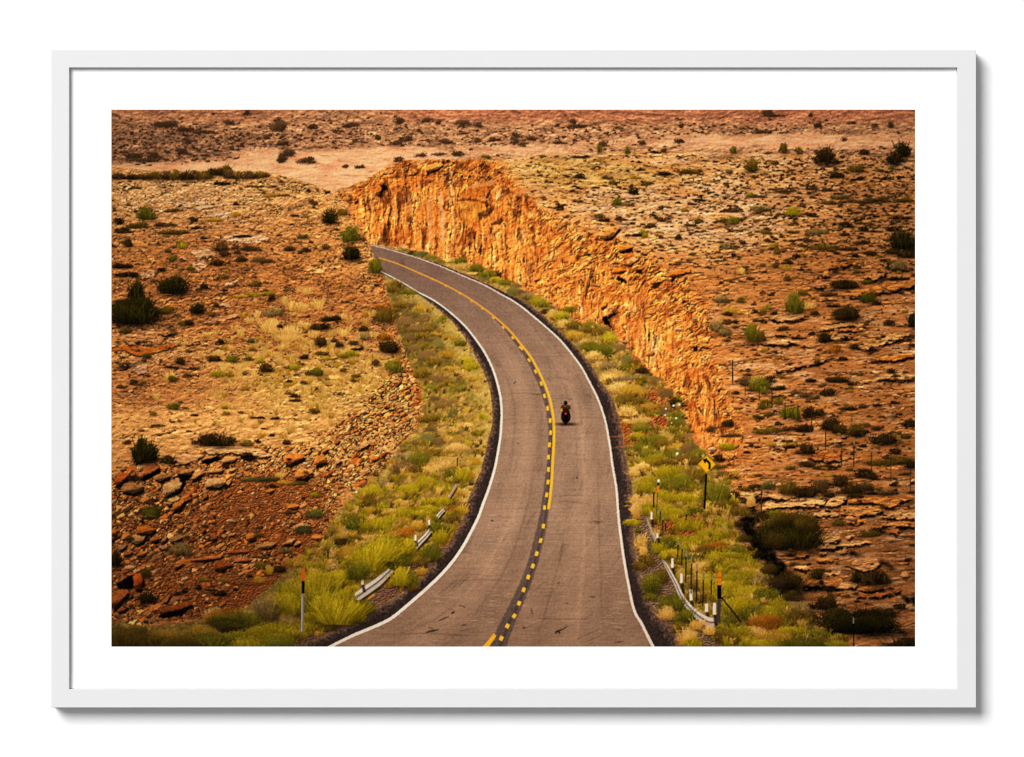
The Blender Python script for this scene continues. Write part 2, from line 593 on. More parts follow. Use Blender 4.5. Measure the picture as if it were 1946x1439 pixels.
SLOPE_EDGE = [(640, 372), (664, 385), (684, 402), (692, 425), (697, 450), (704, 468), (716, 492), (726, 515), (731, 545), (740, 572), (752, 605), (757, 640), (768, 665),
    (778, 690), (790, 715), (801, 742), (804, 768), (799, 795), (798, 815), (780, 838), (757, 852), (742, 872), (736, 895), (712, 905), (690, 920), (700, 950), (640, 985),
    (615, 1040), (560, 1085), (520, 1140), (470, 1160), (420, 1200), (300, 1215), (205, 1225)]
CLIFF_TOP = [(636, 366), (668, 352), (700, 338), (728, 322), (742, 308), (775, 304), (815, 303), (850, 304), (890, 303), (930, 300), (965, 299)]
CLIFF_EDGE = smooth_curve([(930, 306), (962, 330), (1002, 372), (1040, 402), (1078, 424), (1118, 436), (1165, 452), (1205, 476), (1255, 500), (1300, 530), (1332, 570),
    (1345, 610), (1352, 655), (1362, 700), (1378, 745), (1398, 790), (1412, 830), (1415, 870)], 5)
CLIFF_BASE = [(704, 466), (760, 470), (800, 480), (836, 490), (868, 498), (905, 507), (935, 528), (970, 541), (1011, 557), (1052, 583), (1087, 602), (1097, 616), (1147, 617), (1167, 631),
    (1184, 659), (1216.7, 684), (1235, 707), (1262, 738), (1297, 757), (1295, 780), (1307, 809), (1317, 837), (1342, 860), (1362, 880), (1378, 905), (1392, 930)]
HILL_CREST_L = [(205, 318), (240, 320), (300, 326), (360, 330), (430, 322), (470, 326), (520, 330), (560, 340), (600, 352), (640, 370)]
HILL_CREST_R = [(960, 300), (1010, 298), (1060, 292), (1120, 290), (1180, 288), (1240, 287), (1300, 288), (1360, 290), (1420, 292), (1500, 292), (1600, 295), (1680, 296), (1745, 290)]

G = Y - 330
sc = np.clip(0.30 + 0.70 * G / 900, 0.22, 2)
sq = np.clip(.62 + .5 * G / 900, .55, 2); SU = X / sq + 40; SV = 1800 * np.log(sq / .3) * 1.5
U = (X - 975) / sc
V = np.where(sc > 0.3, 1285 * np.log(sc / 0.3), G / 0.3) * 1.9
# one far-to-near ground coordinate, in units of ground grain
gr1 = fbm(U / 7, V / 7, 11, 3, .6)
gr2 = fbm(U / 26, V / 26, 12, 4, .55)
gr3 = fbm(U / 110, V / 110, 13, 4, .5)
fine = rng.normal(0, 1, (H, W)).astype(f32); fine = soft(fine, .22) * 1.6
px5 = fbm(X / 5, Y / 2.6, 15, 3, .6)
px12 = fbm(X / 13, Y / 6.0, 16, 4, .6)

# ================= far hills
u = X / 10 + 0.4 * fbm(X / 50, Y / 30, 3); v = Y / 4.2
hn = fbm(X / 46 + (Y - 209) / 40, Y / 15 - X / 120, 31, 5, .6)
hm = fbm(X / 9, Y / 4.0, 32, 4, .62)
pink, redb, tanb, brown = C(190, 136, 98), C(164, 94, 68), C(204, 154, 116), C(150, 106, 76)
t = sstep(-0.5, 0.6, hn + 0.6 * hm)
col = mix(brown[None, None] + 0 * img, pink[None, None] + 0 * img, t)
red_w = np.clip(ell(1250, 200, 420, 52, .6) + ell(1620, 205, 260, 36, .6) + 0.7 * ell(960, 215, 220, 34, .6) + .5 * ell(400, 205, 190, 40, .6), 0, 1)
col = mix(col, redb[None, None] * (0.98 + 0.30 * hm + .2 * hn)[..., None], red_w * 0.62 * sstep(242, 222, Y + 10 * hn))
band = np.clip(ell(690, 305, 200, 22, .35) + ell(540, 318, 260, 16, .4) + ell(760, 288, 80, 12, .5) + ell(1480, 268, 330, 13, .6) + .7 * ell(1000, 284, 130, 12, .5)
               + ell(640, 335, 140, 24, .4) + .8 * ell(500, 291, 75, 11, .4) + ell(300, 318, 170, 7, .5), 0, 1)
band = np.clip(blur(band, 5), 0, 1) * sstep(-.45, .35, hn * .8 + .4 * hm + band - .35)
col = mix(col, mix(tanb[None, None] + 0 * img, C(196, 128, 94)[None, None] + 0 * img, sstep(-.1, .5, fbm(X / 60, Y / 9, 77, 3))), band * .9)
col = mix(col, C(126, 90, 68)[None, None] + 0 * img, np.clip(ell(290, 285, 210, 34, .6) + .6 * ell(230, 250, 110, 40, .6) + .6 * ell(620, 285, 110, 9, .5), 0, 1) * .55 * (1 - band))
rel = relief(ridged(X / 34 + .6 * hn, Y / 13 - X / 80, 33, 4, .6) * (1 - .8 * band) * 7 + hm * 4 * (1 - .7 * band), 0.10, .6, .9, .45, 1.45)
rel = rel * (1 + (chips(X / 7, Y / 3.6, 34, .45, .40) - 1) * (1 - .8 * band)) * (1 + (chips(X / 13, Y / 6, 35, .35, .40) - 1) * (1 - .9 * band))
rel = soft(rel) * (1 + (marks(fbm(X / 7, Y / 3.2, 37, 4, .6) + .25 * fbm(X / 60, Y / 16, 38, 3), .22, .5, .42, .18) - 1) * (1 - .85 * band))
rel = norm(soft(rel), (Y < 330).astype(f32), 1.12) * (1 + band * (.13 * fbm(X / 46 + Y / 20, Y / 6.5, 39, 4, .6) - .22 * sstep(.25, .55, fbm(X / 30, Y / 5, 40, 4, .6)))) * (1 + .34 * fbm(X / 54 + Y / 30, Y / 15, 36, 4, .55) * (1 - .7 * band))
col = col * rel[..., None] * (1 + 0.035 * fine + 0.10 * hm * (1 - .5 * band))[..., None]
img[:] = col
# gullies and slanting ridges under the rim
for i, (x0, y0, x1, y1, wd, k) in enumerate([(575, 238, 640, 205, 4, .72), (548, 242, 520, 222, 4, .75), (340, 236, 300, 212, 3, .8), (700, 232, 640, 208, 4, .8), (800, 236, 770, 205, 5, .78),
        (1100, 242, 1150, 225, 4, .7), (1082, 236, 1060, 205, 5, .72), (935, 240, 900, 222, 4, .78), (1180, 215, 1330, 220, 5, .72), (420, 245, 380, 215, 4, .82), (1000, 222, 960, 205, 5, .75),
        (1260, 232, 1440, 214, 3, .75), (470, 230, 510, 208, 5, .84), (230, 228, 212, 215, 5, .6), (1560, 236, 1730, 216, 4, .78)]):
    m = ribbon(smooth_curve([(x0, y0), ((x0 + x1) / 2 + 6, (y0 + y1) / 2 + 2), (x1, y1)]), [1, wd, 1], 2.0, 9, i)
    mul(soft(m, .3), k)
    m2 = ribbon(smooth_curve([(x0 + 4, y0 - 4), ((x0 + x1) / 2 + 10, (y0 + y1) / 2 - 3), (x1 + 4, y1 - 4)]), [1, wd, 1], 2.0, 9, i + 40)
    lay(soft(m2, .3) * .28, C(206, 150, 116))
id_hill = new_id('hills'); ids[:] = id_hill
# scrub flecks
sp = fbm(X / 6.5, Y / 2.6, 41, 3, .62) + 0.5 * fbm(X / 44, Y / 11, 42, 3)
dens_h = np.clip(0.30 + .55 * ell(300, 280, 220, 36, .5) + .3 * ell(760, 258, 420, 26, .6) + .25 * ell(1250, 250, 260, 22, .6) + .3 * ell(1450, 238, 160, 20, .6) - .55 * band - .35 * red_w, 0, 1)
m = sstep(0.62 - .75 * dens_h, 0.95 - .75 * dens_h, sp) * 0.72
lay(m, C(84, 58, 44))
m = sstep(0.30, .6, fbm(X / 4.2, Y / 2.0, 43, 3, .6) * .9 + dens_h * .35 - .1) * .35
lay(m * (1 - .6 * band), C(206, 158, 116))

# ================= hillside on the left
def px(pts):
    return pts
left_poly = [(205, 1300), (205, 318)] + HILL_CREST_L + SLOPE_EDGE + [(500, 1300)]
mL = poly(left_poly, 2.0, 9, 5)
tan, orange, brn, pale, red = C(194, 142, 92), C(180, 116, 64), C(150, 100, 60), C(208, 162, 122), C(122, 56, 24)
col = mix(brn[None, None] * 1.12 + 0 * img, tan[None, None] + 0 * img, sstep(-.7, .55, gr2 + .45 * gr3 + .2))
col = mix(col, pale[None, None] + 0 * img, np.clip((ell(400, 400, 200, 60, .6) + .7 * ell(270, 370, 150, 34, .6) + .5 * ell(520, 480, 70, 12, .5)) * sstep(-.4, .35, gr2), 0, 1) * .75)
col = mix(col, orange[None, None] * 1.04 + 0 * img, np.clip(ell(600, 440, 110, 60, .7) + .8 * ell(640, 540, 90, 60, .6) + .5 * ell(520, 520, 120, 40, .6), 0, 1) * .34)
col = mix(col, C(146, 92, 54)[None, None] + 0 * img, np.clip(ell(380, 530, 230, 110, .7) + ell(600, 610, 190, 70, .7), 0, 1) * .70)
col = mix(col, C(196, 150, 86)[None, None] + 0 * img, np.clip(ell(600, 735, 200, 60, .6), 0, 1) * .6 * sstep(-.5, .3, gr2 + .3))
col = mix(col, C(150, 96, 58)[None, None] + 0 * img, np.clip(ell(300, 735, 170, 48, .6), 0, 1) * .65)
col = mix(col, C(196, 138, 86)[None, None] + 0 * img, np.clip(ell(420, 820, 260, 52, .5), 0, 1) * .8)
col = mix(col, C(136, 82, 44)[None, None] + 0 * img, np.clip(ell(380, 1060, 330, 150, .5) + ell(500, 950, 130, 50, .5), 0, 1) * .74)
col = mix(col, C(128, 68, 34)[None, None] + 0 * img, np.clip(ell(560, 1030, 120, 26, .6) + ell(480, 1140, 140, 40, .6), 0, 1) * .75)
# slanted thin beds of stone: light tops over dark cracks
def beds(ang, lu, lv, seed, oct_=4):
    cs, sn = np.cos(np.radians(ang)), np.sin(np.radians(ang))
    p = (X * cs + Y * sn); q = (-X * sn + Y * cs)
    w = fbm(p / (lu * 1.4), q / (lv * 4), seed, 3) * lv * 1.6
    return fbm(p / lu, (q + w) / lv, seed + 1, oct_, .6)
bA = beds(-17, 34, 6.0, 51)
wA = np.clip(ell(330, 640, 210, 70, .5) + .7 * ell(440, 590, 120, 40, .6), 0, 1)
bB = beds(-9, 60, 8.0, 53)
wB = np.clip(ell(430, 815, 270, 58, .5), 0, 1)
brkA = sstep(-.1, .35, fbm(X / 40, Y / 20, 57, 3))
hgt = wA * brkA * bA * 5.0 + wB * bB * 2.2 * sstep(-.2, .3, fbm(X / 50, Y / 24, 58, 3)) + px5 * .8 * (1 - .3 * wB) + ridged(X / 30, Y / 15, 17, 3, .45) * 1.6 + fbm(SU / 14, SV / 12, 59, 3, .5) * 1.2
rel = relief(hgt, 0.22, .45, 1, .34, 1.42)
rough = .45 + .55 * sstep(-.3, .4, gr3 + .4 * gr2)
rel = rel * (1 + (chips(SU / 7, SV / 6.5, 18, .40, .52) - 1) * (1 - .6 * wB) * rough) * (1 + (chips(SU / 15, SV / 14, 19, .28, .55) - 1) * rough * (1 - .4 * wB))
mott = sstep(.15, .6, fbm(X / 9, Y / 4.2, 20, 4, .65) + .35 * gr3)
rel = soft(rel) * marks(fbm(SU / 11, SV / 9, 21, 4, .6) + .22 * gr3 + .12 * gr2 - .12 * wB, .20, .50, .50, .24)
rel = norm(rel * (1 - .26 * mott * (1 - .4 * wB)), mL, 1.03) * (1 + .12 * fbm(X / 60, Y / 26, 24, 3))
col = col * rel[..., None] * (1 + 0.035 * fine + .07 * px5)[..., None]
id_side = new_id('hillside'); lay(mL, col, id_side)
crk = sstep(.02, .0, np.abs(bA + .12)) * wA * sstep(-.1, .4, fbm(X / 26, Y / 14, 61, 3) + .1)
mul(soft(crk, .3) * mL * .8, .30)
crk = sstep(.022, .0, np.abs(bB + .1)) * wB * sstep(0, .4, fbm(X / 36, Y / 18, 62, 3))
mul(soft(crk, .3) * mL * .7, .40)
mL_keep = mL
# orange ledge at the left margin
lay(poly(K([(-20, 990), (100, 960), (200, 950), (330, 985), (450, 950), (580, 945), (600, 975), (470, 1015), (340, 1045), (230, 1060), (120, 1010), (-20, 1020)], 212, 460), 1.2, 8, 4) * .9,
    C(192, 108, 44)[None, None] * (0.93 + .18 * px12 + .03 * fine)[..., None])
for pts, k in ((K([(-10, 1015), (110, 1005), (230, 1058), (340, 1042), (480, 1008), (590, 970), (720, 930), (800, 935)], 212, 460), .22), (K([(120, 945), (250, 930), (420, 905), (560, 950)], 212, 460), .35),
               (K([(440, 860), (520, 835), (600, 815)], 212, 460), .25), (K([(460, 1165), (640, 1160), (860, 1178)], 212, 460), .35), (K([(680, 910), (740, 925), (800, 940)], 212, 460), .25),
               (K([(800, 750), (950, 720), (1060, 680), (1150, 650)], 212, 460), .4), (K([(70, 600), (160, 580), (250, 545)], 212, 710), .4), (K([(370, 570), (470, 560), (560, 540)], 212, 710), .45),
               (K([(40, 1190), (130, 1180), (230, 1120), (330, 1080)], 212, 460), .1)):
    mul(soft(ribbon(smooth_curve(pts), [.6, 2.6, 2.2, .6], 1.0, 6, 8), .3), k)
shade_ellipse(238, 696, 16, 7, .18)
for x, y, rx, ry, k in ((263, 690, 18, 10, .96), (268, 700, 22, 8, .9)):
    lay(ell(x, y, rx, ry, .4) * .5, C(178, 132, 96)[None, None] * (.9 + .4 * px5)[..., None])

col_dk = np.clip(ell(300, 1080, 330, 190, .6), 0, 1) * .16
def slab(pts, c, seed, sh=(1.5, 5.5), dk=.95):
    """one bed of stone: its worn upper face, the broken lip along its front and the deep shade it throws below"""
    p = np.array(pts, f32)
    m, sl = polyl(p + np.array(sh, f32), 3.2, 14, seed)
    lay(soft(soft(m, .3), .3) * dk * sstep(-.45, .1, fbm(X[sl] / 18, Y[sl] / 9, seed + 3, 3) + .12), C(20, 10, 4), None, sl)
    m, sl = polyl(p, 3.2, 14, seed)
    xs, ys = X[sl], Y[sl]
    n = fbm(xs / 16, ys / 6, seed + 1, 4, .55)
    up, _ = polyl(p + np.array((-.4, -3.2), f32), 3.2, 14, seed)
    lip = up[:m.shape[0], :m.shape[1]] if up.shape == m.shape else np.ones_like(m)
    k = relief(n * 3.4, .15, .4, 1, .65, 1.3) * (1 + .22 * fbm(xs / 30, ys / 10, seed + 9, 3)) * (1 + .035 * fine[sl])
    k = k * np.where(lip > .5, 1.0, .74) * marks(fbm(xs / 13, ys / 5, seed + 5, 4, .6), .30, .55, .45, .18, 1, 2)
    lay(soft(m, .2), c[None, None] * k[..., None], None, sl)
for j, (pts, o, c, d_) in enumerate([
    ([(730, 80), (860, 50), (960, 110), (930, 160), (780, 150)], 460, C(200, 148, 110), .5), ([(250, 300), (330, 250), (410, 270), (380, 330), (290, 340)], 460, C(196, 142, 104), .5), ([(740, 190), (840, 160), (900, 200), (820, 270), (760, 260)], 460, C(196, 144, 108), .5),
    ([(990, 420), (1080, 370), (1190, 340), (1160, 385), (1050, 420)], 460, C(206, 154, 114), .5), ([(1790, 250), (1880, 220), (1990, 225), (1970, 280), (1850, 295)], 460, C(210, 152, 96), .4), ([(90, 900), (250, 790), (400, 780), (560, 830), (450, 930), (300, 920), (180, 950)], 460, C(184, 128, 84), .7),
    ([(980, 590), (1060, 560), (1130, 580), (1060, 605)], 460, C(196, 144, 110), .6), ([(390, 1090), (430, 1060), (470, 1080), (430, 1130)], 460, C(200, 146, 104), .8), ([(200, 1180), (260, 1125), (335, 1130), (320, 1200), (240, 1225)], 460, C(196, 144, 108), .8), ([(460, 1110), (600, 1060), (760, 1080), (880, 1150), (700, 1170), (520, 1150)], 460, C(170, 114, 74), .8),
    ([(820, 740), (980, 690), (1150, 650), (1210, 680), (1060, 720), (900, 760)], 460, C(184, 128, 88), .8), ([(420, 850), (540, 815), (610, 825), (500, 870)], 460, C(180, 124, 80), .9), ([(640, 900), (720, 880), (810, 930), (700, 950)], 460, C(184, 126, 80), .9), ([(350, 150), (390, 120), (410, 180), (370, 210)], 460, C(206, 136, 84), .9), ([(610, 170), (640, 130), (690, 150), (650, 180)], 460, C(210, 150, 108), .8),
    ([(560, 870), (700, 830), (880, 850), (980, 900), (800, 920), (640, 900)], 209, C(208, 162, 126), .3), ([(1000, 1180), (1150, 1150), (1400, 1165), (1480, 1200), (1300, 1230), (1100, 1220)], 209, C(210, 160, 122), .45), ([(1640, 990), (1740, 955), (1820, 960), (1760, 990)], 209, C(214, 160, 116), .5), ([(880, 960), (1050, 930), (1200, 970), (1100, 1000), (950, 1000)], 209, C(206, 160, 126), .3)]):
    slab(K(pts, 212, o), c, 1500 + 7 * j, (1.2, 3.2), d_)
# ---- rubble: broken blocks in three sizes, brightest on top
def rubble(mask, su, sv, ang, seed, dens, c0, c1, k=1.0, crack=.16):
    cs, sn = np.cos(np.radians(ang)), np.sin(np.radians(ang))
    b = mask > 0.01
    ys = np.where(b.any(1))[0]; xs = np.where(b.any(0))[0]
    if not len(ys):
        return
    sl = (slice(ys[0], ys[-1] + 1), slice(xs[0], xs[-1] + 1))
    xl, yl = X[sl], Y[sl]
    wx = 3.4 * perlin(xl / 8, yl / 8, seed + 3); wy = 2.4 * perlin(xl / 8, yl / 8, seed + 4)
    p = ((xl + wx) * cs + (yl + wy) * sn) / su; q = (-(xl + wx) * sn + (yl + wy) * cs) / sv
    f1, f2, cid, dx, dy = worley(p, q, seed)
    e = f2 - f1
    present = crand(cid, 1) < dens
    tone = .72 + .55 * crand(cid, 2)
    hue = crand(cid, 3)
    face = dy + .35 * dx + .25 * (crand(cid, 4) - .5)
    lit = np.where(face < .10, 1.10, .62) - .22 * face + .10 * fbm(xl / 4, yl / 3, seed + 8, 2)
    lit *= sstep(0, crack, e) * .78 + .22
    c = mix(c0[None, None] + np.zeros(p.shape + (3,), f32), c1[None, None] + np.zeros(p.shape + (3,), f32), hue)
    c = c * (tone * lit * k)[..., None]
    m = mask[sl] * present * sstep(.0, .06, e)
    sh = mask[sl] * present * (1 - sstep(0, .12, e)) * .55
    img[sl] *= (1 - sh)[..., None]
    img[sl] = img[sl] * (1 - m[..., None]) + c * m[..., None]

wR = np.clip(poly([(205, 915), (240, 885), (300, 870), (380, 860), (470, 850), (560, 850), (600, 830), (650, 800), (700, 760), (745, 700), (775, 690), (806, 745), (803, 800), (770, 850), (735, 900),
                   (700, 915), (640, 930), (640, 1000), (560, 1060), (470, 1110), (420, 1160), (205, 1200)], 7, 20, 6), 0, 1) * mL
wR = soft(soft(wR, .3), .3)
rubble(wR, 6.2, 4.0, -28, 101, .46, C(176, 104, 52), C(208, 146, 94))
mul(wR * sstep(.12, .42, fbm((X + Y * .4) / 12, (Y - X * .4) / 6, 107, 4, .6)) * .85, .34)
rubble(wR * sstep(-.1, .3, fbm(X / 40, Y / 26, 63, 3) + .05), 15, 8.5, -24, 103, .45, C(186, 106, 46), C(212, 152, 100), 1.0, .12)
rubble(wR * ell(330, 1010, 260, 170, .5) * sstep(-.1, .2, fbm(X / 50, Y / 30, 64, 3)), 26, 13, -20, 105, .40, C(186, 108, 50), C(208, 152, 102), .98, .09)
dirt = np.clip(ell(505, 940, 100, 34, .4) + ell(460, 980, 90, 40, .5) + ell(560, 1035, 100, 20, .5) + ell(480, 1130, 130, 36, .5) + .6 * ell(330, 1090, 120, 40, .6), 0, 1) * sstep(-.35, .25, fbm(X / 22, Y / 14, 65, 4) + .15)
lay(soft(dirt, .3) * mL * .80, C(138, 84, 46)[None, None] * (relief(px5 * 3 + gr1, .2, .5, 1, .5, 1.5) * marks(fbm(X / 8, Y / 5, 68, 4, .6), .28, .6, .35, .2) * (1 + .05 * fine))[..., None])
for i in range(26):
    pass
for _ in range(1):
    ex = np.array(SLOPE_EDGE[:17]); tt = rng.uniform(0, len(ex) - 1.001, 420); i0 = tt.astype(int); fr_ = (tt - i0)[:, None]
    pe = ex[i0] * (1 - fr_) + ex[i0 + 1] * fr_
    qx = pe[:, 0] - np.abs(rng.normal(2, 6, 420)) * np.clip((pe[:, 1] - 330) / 260, .5, 1.4); qy = pe[:, 1] + rng.normal(0, 3, 420)
    rr = np.exp(rng.normal(.45, .4, 420)) * np.clip((qy - 250) / 350, .5, 1.2)
    stones(qx, qy, rr * 1.3, rr, np.array([C(196, 124, 66), C(212, 150, 100), C(168, 96, 46)])[rng.integers(0, 3, 420)] * rng.uniform(.8, 1.08, (420, 1)), rot=rng.normal(-.3, .3, 420))
    no = 1500
    qx = rng.uniform(212, 800, no); qy = 335 + 500 * rng.uniform(0, 1, no)
    k_ = (mL[np.clip((qy - OY).astype(int), 0, H - 1), np.clip((qx - OX).astype(int), 0, W - 1)] > .9) & (rng.uniform(0, 1, no) < .75 * sstep(-.4, .4, fbm(X / 50, Y / 24, 66, 3))[np.clip((qy - OY).astype(int), 0, H - 1), np.clip((qx - OX).astype(int), 0, W - 1)] + .1)
    qx, qy = qx[k_], qy[k_]; rr = np.exp(rng.normal(.2, .45, len(qx))) * np.clip((qy - 150) / 480, .5, 1.2)
    stones(qx, qy, rr * 1.6, rr * .8, np.array([C(206, 152, 108), C(190, 130, 84), C(160, 104, 64)])[rng.integers(0, 3, len(qx))] * rng.uniform(.85, 1.05, (len(qx), 1)), rot=rng.normal(-.15, .2, len(qx)), dark=.42)
ed = np.array(SLOPE_EDGE[5:17]); edx = np.interp(Y, ed[:, 1], ed[:, 0])
rim = sstep(-26, -6, X - edx) * mL * (Y > 470) * (Y < 812) * sstep(470, 560, Y) * sstep(-.45, .1, fbm(X / 12, Y / 16, 69, 3) + .15 - (edx - X) / 60)
rimc = mix(C(150, 84, 38)[None, None] + 0 * img, C(214, 144, 84)[None, None] + 0 * img, sstep(-.5, .5, fbm(X / 7, Y / 7, 70, 3)))
lay(soft(rim) * .85, rimc * (relief(ridged(X / 13, Y / 13, 74, 4, .6) * 5 + fbm(X / 4, Y / 4, 75, 2) * 2, .13, .7, .8, .35, 1.4) * marks(fbm(X / 6, Y / 6.5, 76, 4, .6), .12, .4, .55, .25, 1, 1))[..., None])
nst = 900
sx = rng.uniform(212, 790, nst); sy = rng.uniform(700, 1200, nst)
keep = wR[np.clip((sy - OY).astype(int), 0, H - 1), np.clip((sx - OX).astype(int), 0, W - 1)] > .4
sx, sy = sx[keep], sy[keep]
r = np.exp(rng.normal(0.75, .5, len(sx)))
bb = np.array([C(186, 110, 54), C(208, 146, 94), C(160, 88, 40), C(214, 160, 112)])[rng.integers(0, 4, len(sx))] * rng.uniform(.75, 1.08, (len(sx), 1))
stones(sx, sy, r * 1.5, r * .85, bb, rot=rng.normal(-.4, .25, len(sx)))
flush()
for j in range(120):
    bx, by = rng.uniform(212, 760), rng.uniform(830, 1180)
    if wR[int(by - OY), int(bx - OX)] < .6 or dirt[int(by - OY), int(bx - OX)] > .5:
        continue
    r_ = np.exp(rng.normal(1.75, .38)); k_ = rng.integers(4, 7); an = np.sort(rng.uniform(0, 6.28, k_)); rot_ = -.45 + rng.normal(0, .25)
    qx, qy = np.cos(an) * r_ * 1.55, np.sin(an) * r_ * .85
    boulder(np.stack([bx + qx * np.cos(rot_) - qy * np.sin(rot_), by + qx * np.sin(rot_) + qy * np.cos(rot_)], 1), [C(188, 118, 62), C(206, 146, 98), C(172, 98, 46), C(210, 156, 112)][rng.integers(0, 4)], tone=rng.uniform(.8, 1.0), seed=900 + j, drop=(2.5, 4))
B = boulder
cA, cO, cP = C(208, 146, 90), C(202, 126, 60), C(214, 158, 106)
id_rk = lambda: None
for j, (pts, o, c) in enumerate([
    ([(250, 960), (340, 805), (440, 860), (430, 885), (280, 970)], 0, C(190, 116, 66)), ([(10, 1030), (60, 930), (160, 905), (140, 960), (60, 1030)], 0, C(186, 98, 44)),
    ([(470, 1120), (480, 1030), (640, 955), (660, 1010), (620, 1075), (510, 1135)], 0, cP * .94), ([(480, 1180), (600, 1130), (640, 1150), (530, 1230)], 0, cP),
    ([(540, 1270), (570, 1210), (660, 1145), (670, 1180), (620, 1250)], 0, cO), ([(855, 1050), (880, 975), (1020, 965), (1060, 1000), (1000, 1055)], 0, cP),
    ([(720, 990), (740, 930), (850, 890), (800, 960)], 0, cA), ([(870, 920), (930, 875), (1040, 880), (1010, 920)], 0, cA),
    ([(1000, 830), (1040, 775), (1160, 765), (1130, 815)], 0, cA), ([(820, 815), (880, 745), (980, 750), (900, 800)], 0, cA * .95), ([(1690, 965), (1700, 900), (1830, 880), (1865, 910), (1780, 975)], 0, C(206, 128, 66)),
    ([(1590, 830), (1600, 750), (1770, 740), (1780, 775), (1640, 845)], 0, C(196, 116, 58)), ([(1870, 850), (1880, 770), (1960, 750), (1990, 820)], 0, cO), ([(80, 1080), (120, 1010), (280, 1015), (290, 1070), (200, 1110)], 0, cA * .84),
    ([(1610, 1240), (1680, 1200), (1735, 1215), (1700, 1255)], 0, cO), ([(560, 800), (640, 760), (700, 790), (640, 830)], 0, cA), ([(610, 920), (700, 870), (760, 880), (720, 940)], 0, cA * .9),
    ([(1420, 1090), (1460, 1060), (1500, 1070), (1470, 1110)], 0, cO), ([(380, 960), (470, 910), (540, 950), (440, 1000)], 0, cA * .86),
    ([(220, 250), (240, 200), (380, 190), (410, 230), (370, 265), (260, 265)], 1, C(190, 112, 46)), ([(205, 775), (210, 640), (270, 625), (292, 700), (262, 775)], 1, C(190, 96, 42)),
    ([(-5, 960), (10, 800), (130, 775), (160, 800), (60, 920)], 1, C(178, 106, 52)), ([(50, 990), (80, 940), (150, 925), (120, 985)], 1, C(170, 98, 46)), ([(220, 470), (250, 440), (330, 420), (290, 475)], 1, cO * .92),
    ([(-10, 270), (10, 220), (50, 230), (40, 280)], 1, cO), ([(890, 170), (900, 140), (960, 135), (950, 170)], 1, cO * 1.05), ([(1250, 330), (1240, 270), (1310, 255), (1330, 320)], 1, cO * .98),
    ([(1670, 370), (1730, 320), (1750, 350), (1700, 380)], 1, cA), ([(440, 350), (500, 280), (520, 300), (470, 350)], 1, cA * .9), ([(520, 340), (550, 295), (650, 270), (640, 310), (570, 350)], 1, cA * .84),
    ([(1550, 370), (1620, 330), (1700, 300), (1660, 360)], 1, cA * .96), ([(1840, 300), (1880, 270), (1960, 280), (1990, 310), (1900, 325)], 1, cO), ([(1070, 290), (1100, 255), (1140, 262), (1130, 292)], 1, cA * .9),
    ([(400, 1000), (520, 930), (720, 890), (740, 915), (620, 970), (480, 1010)], 1, C(150, 84, 42)), ([(820, 255), (850, 190), (870, 230), (850, 260)], 1, C(170, 90, 44)),
    ([(720, 510), (830, 480), (1030, 455), (1000, 490), (840, 515)], 1, C(190, 114, 66)), ([(1120, 525), (1140, 490), (1310, 495), (1250, 530)], 1, C(184, 116, 78)), ([(1030, 440), (1160, 412), (1280, 415), (1240, 450)], 1, C(180, 104, 60)),
    ([(100, 470), (120, 430), (190, 425), (170, 470)], 1, cO * .85), ([(355, 330), (380, 290), (440, 300), (400, 345)], 1, cO * .9), ([(1370, 400), (1420, 340), (1530, 345), (1460, 400)], 1, cA * .88)]):
    B(K(pts, 212, 710 if o == 0 else 960), c, seed=200 + j, tone=.96)
for pts, o in ((K([(820, 810), (900, 790), (1000, 770), (1010, 800), (880, 840)], 212, 710), .1), (K([(1190, 760), (1300, 750), (1350, 790), (1290, 815), (1200, 800)], 212, 710), .2),
               (K([(610, 925), (660, 945), (740, 935), (720, 985), (640, 1010)], 212, 710), .15), (K([(520, 1135), (640, 1070), (660, 1000), (700, 985), (650, 1090)], 212, 710), .15),
               (K([(250, 975), (430, 885), (440, 850), (450, 900), (330, 975)], 212, 710), .15), (K([(60, 720), (190, 640), (210, 770), (130, 780), (50, 760)], 212, 960), .12),
               (K([(430, 1020), (560, 985), (700, 985), (650, 1020), (480, 1050)], 212, 960), .18)):
    mul(soft(poly(pts, 2, 6, 4), .3), o)

# ================= plateau and cut face on the right
right_poly = CLIFF_TOP + HILL_CREST_R + [(1750, 1300), (1600, 1300), (1560, 1200), (1500, 1130), (1430, 1040), (1390, 960), (1392, 930)] + CLIFF_BASE[::-1]
mP = poly(right_poly, 1.8, 8, 15)
top_t, mid_o, low_b = C(198, 146, 102), C(186, 120, 62), C(170, 112, 66)
col = mix(low_b[None, None] + 0 * img, top_t[None, None] + 0 * img, np.clip(sstep(700, 380, Y) * .9 + sstep(1600, 1300, X) * .25, 0, 1))
col = mix(col, C(208, 160, 124)[None, None] + 0 * img, sstep(-.1, .5, fbm(X / 60, Y / 13, 71, 4) + .35 * ell(1330, 410, 230, 60, .6) - .3 * ell(1500, 520, 260, 60, .6)) * .70)
col = mix(col, C(156, 98, 54)[None, None] + 0 * img, np.clip(ell(1500, 530, 260, 60, .7) + .7 * ell(1640, 400, 160, 80, .7) + .6 * ell(1500, 640, 160, 40, .7) + .5 * ell(1560, 880, 260, 60, .6), 0, 1) * .6)
col = mix(col, C(174, 114, 64)[None, None] + 0 * img, sstep(.0, .6, fbm(X / 70, Y / 15, 72, 4) + .3 * ell(1180, 330, 200, 40, .6)) * .6)
col = mix(col, C(170, 140, 72)[None, None] + 0 * img, np.clip(ell(1080, 325, 130, 26, .6) + ell(1160, 338, 120, 16, .6), 0, 1) * .35)
